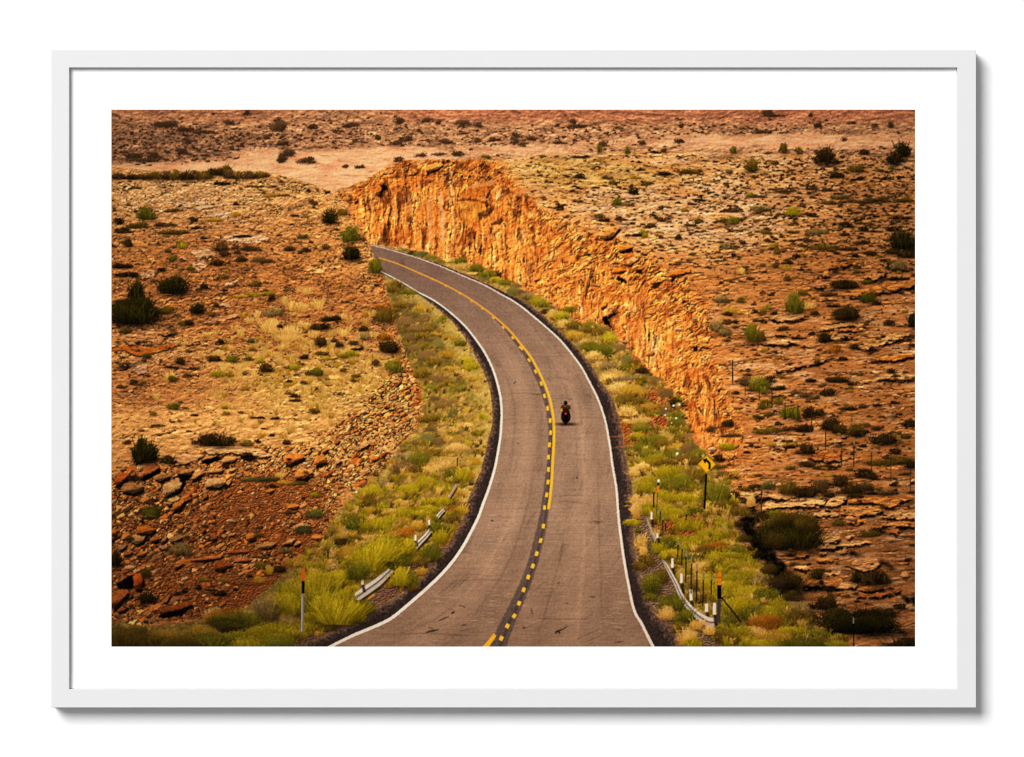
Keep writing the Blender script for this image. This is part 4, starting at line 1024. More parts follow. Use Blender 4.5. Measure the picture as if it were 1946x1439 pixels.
for j in range(16):      # thin cracks running across the lanes and along the wheel tracks
    y0 = rng.uniform(640, 1215); a_, b_ = np.sort(rng.uniform(.04, .96, 2)); b_ = min(b_, a_ + .35)
    X0, X1 = np.interp(y0, LEFT_LINE[:, 1], LEFT_LINE[:, 0]), np.interp(y0, RIGHT_LINE[:, 1], RIGHT_LINE[:, 0])
    ts = np.linspace(a_, b_, 6); pts = [(X0 + (X1 - X0) * q_, y0 + rng.normal(0, 1.1)) for q_ in ts]
    mul(soft(ribbon(smooth_curve(pts), [.3, 1.0, .8, 1.1, .3], .6, 4, j), .2), rng.uniform(.62, .82))
for f_, y0, y1, w_, k_ in ((.13, 700, 900, 2.2, .86), (.33, 880, 1180, 3.5, .88), (.70, 640, 960, 2.4, .90), (.86, 900, 1200, 4, .90), (.62, 1000, 1225, 3.4, .88), (.22, 1010, 1160, 5, 1.07), (.76, 1000, 1225, 9, 1.06), (.75, 720, 960, 5, 1.05), (.16, 1040, 1120, 9, 1.06)):
    ys_ = np.linspace(y0, y1, 9); pts = [(np.interp(y_, LEFT_LINE[:, 1], LEFT_LINE[:, 0]) * (1 - f_) + np.interp(y_, RIGHT_LINE[:, 1], RIGHT_LINE[:, 0]) * f_ + rng.normal(0, .8), y_) for y_ in ys_]
    mul(soft(soft(ribbon(smooth_curve(pts), [.5, w_, w_ * .8, w_, .5], 1.2, 8, int(y0)), .3), .3), k_)
# markings
wl_ = ribbon(LEFT_LINE, [1.8, 2.6, 3.4, 4.2, 4.4, 4.6, 5.2, 5.6, 6.0, 6.0, 5.4], .35, 4, 51)
lay(wl_ * .95, C(232, 218, 206)[None, None] * (1 + .05 * sh_n)[..., None], new_id('edge_line', 'white edge line on the left of the road'))
wr_ = ribbon(RIGHT_LINE, [1.6, 2.2, 2.8, 3.2, 3.4, 3.8, 4.2, 4.8, 5.0, 5.4], .5, 4, 52)
lay(wr_ * np.where(Y < 560, .75, .95), C(228, 210, 196)[None, None] * (1 + .06 * sh_n)[..., None], new_id('edge_line', 'white edge line on the right of the road'))
yc = ribbon(CENTRE, [2.2, 2.8, 3.2, 3.4, 3.8, 4.2, 4.6, 5.0, 5.4, 5.4, 5.2], .35, 4, 53)
lay(yc * .96, mix(C(206, 142, 62)[None, None] + 0 * img, C(240, 172, 48)[None, None] + 0 * img, sstep(560, 720, Y)) * (1 + .05 * sh_n)[..., None], new_id('centre_line', 'solid yellow line beside the dashes'))
m = ribbon(smooth_curve(K([(1705, 1198), (1680, 1235), (1640, 1285), (1600, 1330)], 590, 960)), [7, 8, 9], .4, 3, 6)
lay(m, C(240, 168, 40)[None, None] * (1 + .05 * sh_n)[..., None], new_id('centre_line', 'short solid yellow line at the near edge'))
DASH = K([(1130, 343), (1250, 405), (1380, 475), (1490, 545), (1590, 615), (1690, 700), (1780, 790), (1870, 885), (1940, 975)], 590, 460) + K([(105, 985), (172, 1093), (232, 1197)], 970, 460) + \
    K([(285, 92), (315, 207), (343, 322), (368, 435), (372, 547), (360, 660), (352, 773), (352, 887), (348, 1003), (335, 1122), (315, 1240)], 970, 710) + \
    K([(305, 195), (280, 328), (243, 450), (207, 563), (165, 665), (123, 783), (80, 908), (35, 1025)], 970, 960) + K([(1820, 1118), (1765, 1232)], 590, 960)
for j, (x, y) in enumerate(DASH):
    t = (y - 520) / 700
    if j < len(DASH) - 1:
        nx_, ny_ = DASH[j + 1]
    dx, dy = nx_ - x, ny_ - y
    n = np.hypot(dx, dy) + 1e-6
    if j == len(DASH) - 1:
        dx, dy, n = -12, 24, 27
    ln = 4.2 + 4.5 * min(1, max(0, (y - 520) / 250)); ww = 3.0 + 2.4 * min(1, max(0, (y - 560) / 250)) + 2.2 * max(0, (y - 980) / 250)
    ux, uy = dx / n, dy / n
    m = ribbon([(x - ux * ln / 2, y - uy * ln / 2), (x, y), (x + ux * ln / 2, y + uy * ln / 2)], [ww, ww, ww], .3, 3, 60 + j)
    lay(soft(m, .12), C(240, 178, 60) * (.86 + .14 * min(1, max(0, (y - 540) / 160))), new_id('lane_dash'))
mul(soft(ribbon([(936, 1204), (948, 1190)], [3, 3]), .3) * .0, 1)

# ================= growth: far to near
def at(a, x, y):
    return a[np.clip((np.asarray(y) - OY).astype(int), 0, H - 1), np.clip((np.asarray(x) - OX).astype(int), 0, W - 1)]


def scatter(n, mask, box, pals, wts, smin, smax, asp=(.45, .75), tone=(.8, 1.1), shadow=.6, thr=.5, power=2.2, dens=2.2):
    x0, y0, x1, y1 = box
    xs = rng.uniform(x0, x1, n); ys = y0 + (y1 - y0) * rng.uniform(0, 1, n)
    k = at(mask, xs, ys) > rng.uniform(0, 1, n) * (1 - thr) + thr * .5
    xs, ys = xs[k], ys[k]
    o = np.argsort(ys); xs, ys = xs[o], ys[o]
    s = np.clip(.42 + .62 * (ys - 330) / 800, .34, 1.3)
    for x, y, q in zip(xs, ys, s):
        w = q * (smin + (smax - smin) * rng.uniform() ** power)
        shrub(x, y, w, w * rng.uniform(*asp), pals[rng.choice(len(pals), p=wts)], tone=rng.uniform(*tone), shadow=shadow, dens=dens)

# hills: dark clumps
FAR = [(324, 243, 40, 14), (300, 241, 26, 12), (350, 250, 26, 14), (385, 254, 40, 9), (532, 250, 30, 24), (528, 232, 14, 10), (548, 297, 28, 20), (536, 308, 22, 16), (534, 309, 12, 14), (582, 311, 34, 13), (590, 304, 12, 8), (357, 273, 14, 12),
       (345, 293, 20, 13), (292, 300, 20, 14), (252, 302, 30, 14), (270, 308, 60, 8), (505, 264, 14, 10), (595, 247, 14, 13), (539, 276, 22, 8), (433, 236, 20, 10), (470, 219, 14, 12), (758, 236, 20, 15), (877, 238, 28, 12), (910, 242, 20, 12),
       (718, 266, 16, 11), (752, 278, 24, 11), (776, 268, 20, 11), (845, 273, 26, 11), (757, 308, 18, 12), (656, 319, 11, 8), (679, 320, 13, 9), (689, 319, 10, 6), (979, 274, 14, 15), (995, 279, 20, 9), (1094, 243, 36, 8), (1088, 236, 14, 12),
       (1147, 278, 20, 11), (1296, 243, 11, 11), (1220, 276, 17, 10), (1291, 272, 22, 10), (1457, 220, 24, 14), (1618, 236, 20, 6), (1554, 242, 14, 14), (1663, 243, 14, 10), (1693, 243, 11, 16), (1603, 268, 12, 8), (1541, 223, 9, 10),
       (1470, 222, 40, 6), (1175, 245, 16, 6), (660, 243, 20, 9), (676, 240, 22, 8), (640, 252, 14, 6), (812, 232, 26, 9), (835, 236, 12, 9), (1010, 266, 20, 8), (1065, 274, 24, 7), (800, 298, 22, 9), (870, 297, 22, 11), (835, 297, 26, 8), (1445, 254, 30, 8), (905, 270, 20, 8), (940, 268, 22, 9), (980, 262, 20, 10)]
id_scrub = new_id('scrub')
for x, y, w, h in sorted(FAR, key=lambda q: q[1]):
    shrub(x, y, w, h, 'far', id_scrub, tone=rng.uniform(.8, 1.0), shadow=.75, loose=.4)
dh = ((ids == id_hill) * np.clip(dens_h * 1.3, 0, 1)).astype(f32)
scatter(5200, dh, (212, 214, 1739, 330), ['far', 'purple', 'sage'], [.7, .2, .1], 6, 24, (.35, .6), (.72, 1.05), .8, .2)
no = 900
qx = rng.uniform(980, 1739, no); qy = 300 + 700 * rng.uniform(0, 1, no) ** 1.1
k_ = (at(mP * (1 - mW), qx, qy) > .9) & (rng.uniform(0, 1, no) < .15 + .75 * at(sstep(-.4, .4, fbm(X / 60, Y / 20, 67, 3)), qx, qy))
qx, qy = qx[k_], qy[k_]; rr = np.exp(rng.normal(.25, .5, len(qx))) * np.clip((qy - 100) / 480, .5, 1.25)
stones(qx, qy, rr * 2.0, rr * .8, np.array([C(212, 156, 110), C(200, 136, 82), C(170, 108, 60)])[rng.integers(0, 3, len(qx))] * rng.uniform(.85, 1.05, (len(qx), 1)), rot=rng.normal(-.10, .15, len(qx)), dark=.40)
flush(.2)

# hillside scrub and grass
tanm = mL_keep * np.clip(1.1 - wR, 0, 1)
scatter(2600, tanm * (ids != id_verge) * np.clip(.35 + .9 * sstep(-.3, .5, gr3 + .5 * gr2), 0, 1), (212, 335, 800, 700), ['sage', 'olive', 'dark', 'purple'], [.36, .24, .2, .2], 2.5, 8, (.4, .7), (.8, 1.1), .7, .25, 1.5)
scatter(420, tanm * (ids != id_verge), (212, 335, 800, 560), ['sage', 'olive', 'yellow', 'purple', 'grey'], [.38, .2, .18, .14, .1], 6, 22, (.35, .65), (.75, 1.1), .55, .3)
scatter(200, tanm, (212, 560, 800, 860), ['sage', 'olive', 'yellow', 'purple', 'grey'], [.36, .2, .2, .14, .1], 6, 22, (.4, .7), (.75, 1.1), .5, .3)
scatter(130, wR, (212, 860, 760, 1190), ['sage', 'olive', 'dark'], [.4, .4, .2], 6, 18, (.4, .7), (.7, 1.0), .5, .3)
n = 520
xs = rng.normal(610, 120, n); ys = rng.normal(715, 60, n)
k = (at(tanm, xs, ys) > .5) & (rng.uniform(0, 1, n) < at(sstep(-.5, .3, fbm(X / 60, Y / 30, 151, 3) + .25), xs, ys))
for x, y in sorted(zip(xs[k], ys[k]), key=lambda q: q[1]):
    tuft(x, y, rng.uniform(6, 15), rng.uniform(6, 15), 'straw' if rng.uniform() < .8 else 'yellow', tone=rng.uniform(.82, 1.02), shadow=.9)
TUF = [(552, 590, 14, 18), (575, 592, 14, 18), (606, 590, 14, 20), (540, 578, 14, 12), (510, 632, 26, 24), (523, 640, 14, 18), (545, 640, 16, 22), (558, 643, 16, 24), (540, 650, 26, 14), (457, 640, 12, 18), (487, 605, 10, 18), (575, 622, 12, 14),
       (600, 640, 14, 18), (452, 705, 16, 14), (470, 700, 14, 22), (425, 708, 10, 14), (410, 680, 20, 16), (322, 722, 14, 18), (418, 755, 12, 14), (598, 660, 10, 14), (620, 660, 12, 16), (650, 640, 12, 16), (660, 672, 16, 14), (585, 560, 12, 14), (300, 762, 10, 14)]
for x, y, w, h in sorted(TUF, key=lambda q: q[1]):
    for _ in range(2):
        tuft(x + rng.normal(0, 3), y + rng.normal(0, 2), w * 1.1, h, 'straw', tone=rng.uniform(.9, 1.05), shadow=.9)
flush(.18)
SH = []   # x, foot y, width, height, kind of growth
def add(lst, x0, y0):
    for cx, cy, cw, ch, p in lst:
        SH.append((x0 + cx / 4.865, y0 + cy / 4.865, cw / 4.865, ch / 4.865, p))
add([(1050, 590, 110, 94, 'olive'), (1010, 600, 60, 72, 'dark'), (60, 640, 120, 72, 'sage'), (180, 640, 130, 66, 'dark'), (300, 642, 120, 58, 'sage'), (400, 638, 130, 72, 'olive'), (500, 640, 110, 89, 'sage'), (600, 640, 120, 95, 'olive'), (690, 645, 120, 87, 'dark'), (780, 635, 100, 101, 'sage'), (870, 638, 120, 87, 'olive'), (950, 600, 110, 72, 'dark'), (1090, 632, 110, 81, 'sage'), (1180, 630, 80, 72, 'olive'), (1270, 632, 130, 81, 'sage'), (1370, 625, 100, 72, 'olive'), (1430, 620, 60, 52, 'sage'),
     (1030, 690, 130, 45, 'dark'), (210, 730, 140, 30, 'olive'), (1320, 715, 160, 30, 'olive'), (1470, 720, 90, 25, 'sage'), (1820, 755, 40, 30, 'dark'), (320, 1010, 160, 120, 'green'), (70, 1050, 90, 60, 'dark'), (560, 940, 130, 50, 'olive'), (750, 1030, 80, 45, 'dark'),
     (250, 1090, 220, 60, 'olive'), (500, 1080, 170, 50, 'sage'), (560, 1150, 220, 60, 'olive'), (640, 1260, 80, 60, 'green'), (780, 1100, 80, 30, 'dark'), (1150, 880, 60, 30, 'dark'), (1200, 1175, 140, 40, 'dark'), (1770, 1190, 100, 50, 'blue'), (1860, 860, 90, 40, 'sage'),
     (1140, 980, 80, 40, 'yellow'), (960, 1030, 160, 40, 'yellow'), (1000, 1300, 100, 80, 'dark'), (1140, 1290, 80, 40, 'purple'), (1290, 1300, 170, 60, 'purple'), (1630, 1300, 110, 45, 'purple'), (1790, 1310, 80, 40, 'purple'), (150, 1260, 80, 70, 'dark'), (90, 1130, 120, 60, 'dark'), (1720, 1230, 80, 30, 'sage'), (700, 840, 60, 30, 'straw'), (1470, 800, 130, 40, 'yellow'), (1600, 800, 110, 30, 'olive'), (1700, 985, 60, 25, 'dark'), (110, 1140, 160, 30, 'purple'), (860, 1190, 80, 20, 'dark')], 212, 209)
add([(185, 1045, 130, 140, 'juniper'), (360, 1210, 180, 150, 'green'), (295, 970, 90, 60, 'olive'), (150, 1290, 80, 60, 'sage'), (1600, 440, 40, 40, 'bright'), (160, 770, 50, 25, 'dark'), (30, 880, 80, 40, 'sage'), (1270, 485, 50, 25, 'dark'), (1230, 490, 25, 25, 'dark'), (1640, 450, 40, 45, 'green')], 590, 209)
add([(215, 745, 420, 260, 'juniper'), (230, 560, 150, 240, 'juniper'), (300, 700, 200, 200, 'juniper'), (130, 740, 260, 230, 'juniper'), (580, 475, 260, 200, 'juniper'), (790, 660, 130, 110, 'juniper'), (500, 665, 160, 90, 'olive'), (975, 215, 110, 60, 'dark'), (1050, 135, 100, 70, 'purple'), (1020, 80, 110, 60, 'purple'), (1160, 110, 70, 40, 'purple'), (1190, 180, 110, 60, 'purple'), (1400, 185, 150, 50, 'sage'),
     (1340, 170, 50, 40, 'grey'), (1040, 340, 90, 45, 'olive'), (860, 430, 60, 60, 'dark'), (1330, 410, 110, 60, 'olive'), (1420, 385, 60, 30, 'olive'), (1190, 510, 140, 40, 'yellow'), (1290, 500, 150, 40, 'bright'), (1430, 490, 120, 45, 'bright'), (1500, 680, 170, 90, 'grey'), (1480, 530, 60, 50, 'dark'), (970, 600, 50, 35, 'dark'), (940, 690, 60, 45, 'sage'),
     (720, 770, 90, 60, 'dark'), (650, 770, 70, 50, 'olive'), (1010, 940, 60, 55, 'dark'), (1290, 930, 80, 50, 'blue'), (640, 1130, 90, 70, 'dark'), (945, 1100, 110, 60, 'dark'), (1120, 1105, 120, 60, 'green'), (1260, 1095, 90, 50, 'olive'), (1430, 1195, 110, 85, 'dark'), (1380, 1110, 60, 50, 'bright'), (980, 1240, 110, 60, 'bright'), (1090, 1240, 70, 55, 'bright'), (560, 1290, 70, 60, 'green'), (1690, 1180, 90, 60, 'bright'),
     (1620, 1170, 60, 40, 'sage'), (1780, 1080, 90, 45, 'dark'), (1910, 810, 130, 60, 'dark'), (1930, 950, 90, 80, 'dark'), (1230, 1230, 60, 40, 'sage'), (1820, 1230, 70, 50, 'olive'), (1900, 1230, 70, 70, 'olive'), (130, 840, 110, 60, 'olive'), (1560, 790, 50, 35, 'dark'), (100, 240, 150, 60, 'dark'), (140, 320, 230, 60, 'dark'), (560, 180, 70, 60, 'green'), (520, 100, 60, 40, 'green'), (650, 55, 70, 60, 'bright'), (730, 260, 90, 45, 'green'), (460, 270, 80, 40, 'dark'), (1640, 80, 100, 45, 'purple'), (1800, 90, 70, 40, 'purple'), (330, 1080, 90, 60, 'blue'), (1300, 1010, 60, 30, 'olive')], 212, 460)
add([(185, 725, 170, 55, 'dark'), (95, 800, 160, 70, 'dark'), (95, 950, 110, 80, 'purple'), (225, 925, 60, 45, 'purple'), (265, 970, 70, 60, 'purple'), (400, 950, 80, 50, 'purple'), (500, 825, 90, 60, 'purple'), (500, 900, 100, 70, 'grey'), (695, 740, 180, 150, 'olive'), (690, 640, 170, 70, 'rust'), (730, 1020, 190, 130, 'dark'), (680, 900, 110, 60, 'rust'), (775, 1200, 150, 120, 'green'),
     (610, 1140, 80, 60, 'purple'), (610, 410, 60, 40, 'purple'), (110, 1040, 120, 50, 'olive'), (170, 1090, 100, 40, 'bright'), (300, 1070, 110, 50, 'bright'), (390, 1050, 110, 60, 'bright'), (430, 1000, 90, 40, 'dark'), (60, 1230, 100, 80, 'green'), (310, 1200, 70, 45, 'olive'), (420, 1250, 80, 40, 'olive'), (375, 165, 150, 170, 'juniper'), (600, 285, 120, 150, 'green'), (400, 1290, 60, 30, 'olive')], 590, 460)
add([(575, 330, 110, 60, 'green'), (680, 330, 60, 30, 'olive'), (975, 665, 290, 150, 'dark'), (860, 650, 100, 90, 'dark'), (1100, 635, 90, 60, 'green'), (1250, 670, 110, 60, 'olive'), (300, 820, 200, 230, 'juniper'), (280, 700, 90, 130, 'juniper'), (380, 790, 110, 130, 'juniper'), (250, 830, 70, 90, 'juniper'), (530, 830, 130, 80, 'dark'), (1350, 640, 60, 40, 'dark'), (1620, 655, 90, 45, 'dark'), (1480, 580, 60, 28, 'dark'), (1415, 515, 60, 25, 'dark'),
     (1510, 425, 80, 35, 'dark'), (1350, 415, 120, 30, 'dark'), (1040, 325, 70, 50, 'bright'), (430, 490, 110, 35, 'olive'), (200, 990, 120, 70, 'dark'), (1380, 1000, 330, 60, 'blue'), (1560, 960, 90, 60, 'straw'), (1600, 1020, 130, 50, 'yellow'), (1720, 1030, 150, 40, 'olive'), (380, 1290, 170, 70, 'green'), (560, 60, 60, 50, 'olive'), (1690, 220, 100, 45, 'purple'), (1690, 265, 90, 40, 'purple'), (1870, 360, 110, 50, 'olive'), (1880, 1140, 90, 45, 'bright'), (1880, 1310, 150, 70, 'green'), (770, 390, 60, 25, 'dark'), (1640, 80, 50, 30, 'dark'), (1780, 100, 70, 40, 'sage')], 212, 710)
add([(370, 100, 150, 60, 'green'), (350, 130, 130, 50, 'olive'), (165, 330, 90, 50, 'olive'), (1870, 120, 150, 70, 'blue'), (1770, 255, 160, 80, 'blue'), (640, 455, 190, 120, 'grey'), (320, 660, 80, 90, 'olive'), (330, 900, 150, 100, 'dark'), (45, 560, 110, 140, 'dark'), (1360, 720, 100, 70, 'yellow'), (1450, 640, 80, 90, 'yellow'), (1540, 620, 130, 70, 'dark'), (1380, 590, 120, 80, 'olive'),
     (1370, 490, 120, 40, 'olive'), (1700, 560, 190, 90, 'yellow'), (1000, 835, 110, 60, 'dark'), (800, 780, 60, 50, 'dark'), (670, 810, 60, 40, 'dark'), (610, 830, 60, 40, 'dark'), (905, 790, 80, 30, 'dark'), (860, 700, 90, 45, 'yellow'), (1030, 710, 90, 50, 'yellow'), (1240, 740, 90, 35, 'blue'), (1600, 440, 100, 60, 'grey'), (1470, 560, 60, 30, 'purple')], 212, 960)
# right plateau
add([(820, 390, 50, 70, 'green'), (1080, 400, 50, 70, 'green'), (740, 375, 40, 25, 'olive'), (645, 450, 130, 45, 'purple'), (640, 630, 100, 50, 'dark'), (900, 640, 110, 40, 'sage'), (1135, 775, 80, 65, 'juniper'), (990, 880, 80, 75, 'green'), (1080, 885, 90, 45, 'grey'), (490, 820, 60, 35, 'yellow'), (610, 850, 90, 35, 'sage'), (465, 920, 70, 50, 'dark'), (870, 1030, 120, 40, 'dark'), (1030, 1020, 110, 45, 'purple'), (820, 1000, 100, 50, 'sage'), (1400, 1030, 100, 50, 'sage'), (1300, 1080, 80, 40, 'sage'), (1650, 1075, 120, 45, 'sage'), (1230, 1140, 70, 50, 'bright'), (1240, 1180, 55, 40, 'bright'), (1180, 1170, 100, 40, 'dark'), (1415, 605, 110, 40, 'dark'), (1650, 590, 180, 60, 'olive'), (1740, 840, 110, 40, 'dark'), (1340, 395, 80, 30, 'dark'), (1420, 390, 50, 45, 'olive'), (640, 730, 70, 30, 'dark'), (780, 725, 80, 25, 'dark'), (300, 440, 60, 30, 'green'), (950, 690, 70, 45, 'olive'), (1150, 640, 90, 40, 'yellow'), (1270, 690, 80, 40, 'olive'), (1200, 560, 80, 30, 'dark'), (1270, 1130, 30, 20, 'yellow'), (1740, 1040, 80, 50, 'olive'), (1560, 1200, 70, 50, 'purple')], 970, 209)
add([(430, 565, 130, 120, 'olive'), (260, 400, 60, 70, 'green'), (725, 395, 75, 100, 'olive'), (868, 405, 60, 70, 'olive'), (1100, 490, 190, 160, 'dark'), (1200, 495, 80, 50, 'dark'), (1400, 575, 130, 75, 'olive'), (1220, 625, 130, 70, 'dark'), (1750, 500, 140, 120, 'dark'), (1820, 430, 140, 150, 'juniper'), (1470, 410, 110, 50, 'dark'), (590, 410, 80, 30, 'olive'), (640, 505, 80, 40, 'olive'), (210, 590, 80, 40, 'grey'), (410, 805, 80, 50, 'bright'), (490, 810, 130, 40, 'sage'), (640, 740, 140, 40, 'sage'), (1000, 740, 110, 40, 'purple'), (1130, 750, 130, 50, 'purple'), (750, 765, 200, 45, 'sage'), (500, 930, 180, 55, 'grey'), (250, 945, 140, 50, 'purple'), (820, 975, 130, 90, 'bright'), (980, 985, 90, 45, 'dark'), (260, 1055, 110, 75, 'green'), (160, 1035, 90, 45, 'olive'), (330, 1030, 40, 28, 'dark'), (1240, 820, 170, 60, 'grey'), (1160, 870, 200, 50, 'sage'), (1450, 860, 260, 60, 'sage'), (1640, 850, 130, 60, 'sage'), (1840, 850, 160, 50, 'olive'), (1060, 1150, 180, 65, 'grey'), (800, 1140, 130, 40, 'olive'), (1290, 1080, 110, 60, 'dark'), (1480, 1060, 180, 40, 'olive'), (1460, 1120, 100, 45, 'dark'), (1740, 1120, 100, 45, 'dark'), (1290, 1160, 90, 40, 'dark'), (1450, 1240, 130, 50, 'dark'), (1840, 1300, 250, 190, 'juniper'), (1790, 1200, 140, 80, 'dark'), (580, 1220, 70, 40, 'purple'), (650, 1260, 60, 40, 'bright'), (540, 1140, 160, 40, 'olive'), (200, 1280, 110, 60, 'grey'), (1080, 1290, 280, 60, 'olive'), (1330, 1300, 140, 50, 'dark'), (1680, 640, 110, 40, 'dark'), (1810, 630, 70, 30, 'dark'), (1640, 575, 110, 40, 'olive'), (1750, 555, 110, 35, 'green'), (1420, 650, 110, 35, 'dark'), (1800, 1010, 160, 50, 'dark'), (1560, 1130, 120, 25, 'dark'), (900, 1210, 140, 50, 'purple'), (340, 1240, 60, 50, 'purple')], 1340, 209)
add([(640, 240, 80, 50, 'purple'), (775, 205, 70, 40, 'dark'), (740, 255, 90, 55, 'yellow'), (330, 295, 70, 60, 'straw'), (415, 350, 60, 45, 'purple'), (770, 360, 80, 55, 'purple'), (850, 145, 65, 40, 'dark'), (665, 115, 70, 45, 'olive'), (260, 135, 50, 40, 'dark'), (155, 560, 120, 90, 'grey'), (340, 560, 80, 60, 'olive'), (240, 670, 120, 75, 'yellow'), (215, 680, 70, 40, 'dark'), (830, 655, 150, 200, 'green'), (900, 490, 90, 60, 'olive'), (900, 620, 110, 70, 'sage'), (960, 620, 120, 80, 'straw'),
     (1020, 680, 90, 50, 'purple'), (1260, 720, 150, 120, 'dark'), (1340, 715, 180, 150, 'dark'), (1510, 555, 150, 110, 'green'), (1590, 580, 70, 40, 'dark'), (1260, 430, 200, 90, 'dark'), (1360, 420, 110, 70, 'dark'), (1395, 290, 70, 45, 'olive'), (1500, 385, 100, 50, 'green'), (1800, 270, 150, 110, 'grey'), (1800, 275, 120, 50, 'dark'), (1770, 350, 160, 60, 'dark'), (1660, 180, 100, 40, 'dark'), (1540, 125, 100, 50, 'dark'), (1390, 140, 80, 40, 'dark'), (1220, 115, 60, 35, 'dark'), (1870, 140, 150, 80, 'dark'), (1740, 110, 120, 60, 'dark'),
     (110, 820, 130, 110, 'grey'), (180, 860, 120, 90, 'grey'), (210, 760, 80, 50, 'sage'), (280, 800, 80, 40, 'sage'), (285, 755, 70, 35, 'dark'), (430, 915, 130, 180, 'green'), (500, 915, 130, 110, 'olive'), (580, 620, 70, 45, 'bright'), (530, 665, 80, 50, 'olive'), (460, 655, 60, 35, 'dark'), (630, 670, 70, 35, 'dark'), (1100, 915, 120, 100, 'dark'), (720, 820, 110, 45, 'purple'), (700, 880, 90, 35, 'dark'), (870, 895, 110, 40, 'dark'), (1195, 1010, 110, 70, 'rust'), (545, 1010, 60, 50, 'yellow'), (1380, 990, 80, 50, 'dark'), (1270, 1095, 80, 40, 'dark'), (1700, 770, 120, 60, 'purple'), (1920, 780, 80, 140, 'juniper'),
     (1720, 1210, 80, 45, 'dark'), (980, 1290, 90, 40, 'dark'), (1230, 1300, 170, 70, 'dark'), (1145, 500, 140, 55, 'sage'), (1160, 550, 100, 30, 'dark'), (1190, 600, 130, 40, 'dark'), (1620, 885, 90, 30, 'dark'), (1890, 880, 100, 40, 'sage'), (560, 1310, 60, 40, 'sage'), (820, 330, 40, 25, 'yellow'), (1940, 320, 60, 30, 'dark')], 1340, 460)
add([(370, 110, 130, 90, 'sage'), (500, 160, 190, 150, 'green'), (600, 80, 100, 70, 'dark'), (670, 150, 140, 60, 'dark'), (1220, 75, 180, 60, 'dark'), (980, 80, 80, 40, 'dark'), (1140, 200, 130, 80, 'dark'), (850, 190, 90, 40, 'sage'), (920, 220, 110, 60, 'sage'), (970, 260, 80, 50, 'sage'), (1020, 235, 80, 45, 'sage'), (560, 320, 120, 100, 'olive'), (670, 280, 110, 70, 'olive'), (790, 410, 170, 110, 'green'), (850, 430, 60, 130, 'green'), (960, 400, 120, 110, 'dark'), (1060, 390, 110, 70, 'dark'), (1310, 335, 150, 45, 'dark'), (1450, 320, 100, 45, 'sage'), (1590, 305, 70, 30, 'dark'),
     (1740, 280, 90, 35, 'dark'), (210, 490, 110, 70, 'dark'), (55, 540, 90, 70, 'sage'), (220, 590, 170, 55, 'sage'), (570, 550, 220, 80, 'olive'), (770, 530, 140, 60, 'purple'), (920, 540, 130, 90, 'dark'), (1160, 520, 170, 120, 'dark'), (1250, 555, 130, 100, 'dark'), (1400, 570, 140, 120, 'olive'), (1410, 580, 120, 60, 'dark'), (1640, 650, 240, 120, 'dark'), (1780, 640, 60, 80, 'yellow'), (1890, 490, 130, 75, 'dark'), (200, 700, 140, 80, 'bright'), (130, 810, 100, 80, 'dark'), (170, 965, 120, 80, 'sage'), (280, 960, 90, 60, 'yellow'), (790, 670, 130, 50, 'yellow'), (780, 690, 90, 40, 'dark'), (930, 740, 140, 100, 'dark'), (1460, 680, 60, 35, 'dark'), (1850, 600, 90, 50, 'olive'), (1760, 740, 110, 60, 'dark'),
     (1640, 850, 260, 80, 'olive'), (1800, 830, 240, 90, 'olive'), (1900, 870, 110, 80, 'dark'), (1100, 885, 200, 60, 'dark'), (940, 860, 120, 60, 'dark'), (790, 890, 110, 50, 'olive'), (1470, 960, 160, 100, 'dark'), (1560, 975, 110, 50, 'dark'), (1140, 950, 120, 40, 'yellow'), (770, 1110, 160, 140, 'olive'), (930, 1140, 220, 110, 'dark'), (1070, 1090, 180, 130, 'sage'), (1250, 1040, 120, 110, 'dark'), (1350, 1110, 200, 110, 'dark'), (1140, 1140, 110, 50, 'dark'), (1490, 1080, 130, 80, 'sage'), (1380, 1150, 120, 50, 'dark'), (580, 1070, 130, 90, 'blue'), (460, 1070, 110, 60, 'dark'), (270, 1150, 100, 70, 'dark'), (360, 1080, 110, 45, 'olive'), (1690, 1120, 150, 55, 'sage'), (1530, 1120, 120, 40, 'dark'), (1755, 1040, 90, 45, 'dark'), (1840, 940, 120, 40, 'sage')], 1340, 710)
add([(790, 400, 560, 360, 'juniper'), (700, 330, 340, 280, 'olive'), (900, 300, 280, 240, 'olive'), (640, 280, 220, 200, 'olive'), (1230, 190, 120, 70, 'olive'), (1530, 290, 190, 70, 'olive'), (1600, 260, 130, 60, 'dark'), (1030, 680, 120, 100, 'juniper'), (1570, 730, 260, 150, 'dark'), (1390, 710, 110, 100, 'juniper'), (760, 830, 300, 240, 'dark'), (800, 720, 150, 120, 'olive'), (1110, 960, 230, 140, 'dark'), (1200, 1060, 260, 130, 'dark'), (1400, 1170, 640, 230, 'juniper'), (1560, 1040, 360, 150, 'dark'), (1250, 1110, 200, 180, 'juniper'), (1800, 1330, 280, 120, 'dark'), (950, 1190, 160, 90, 'grey'), (930, 1080, 180, 140, 'sage'), (620, 700, 60, 60, 'olive'), (1300, 850, 70, 40, 'olive'), (520, 150, 120, 110, 'dark'), (1800, 960, 120, 60, 'dark')], 1340, 960)
N_DRY = len(SH)
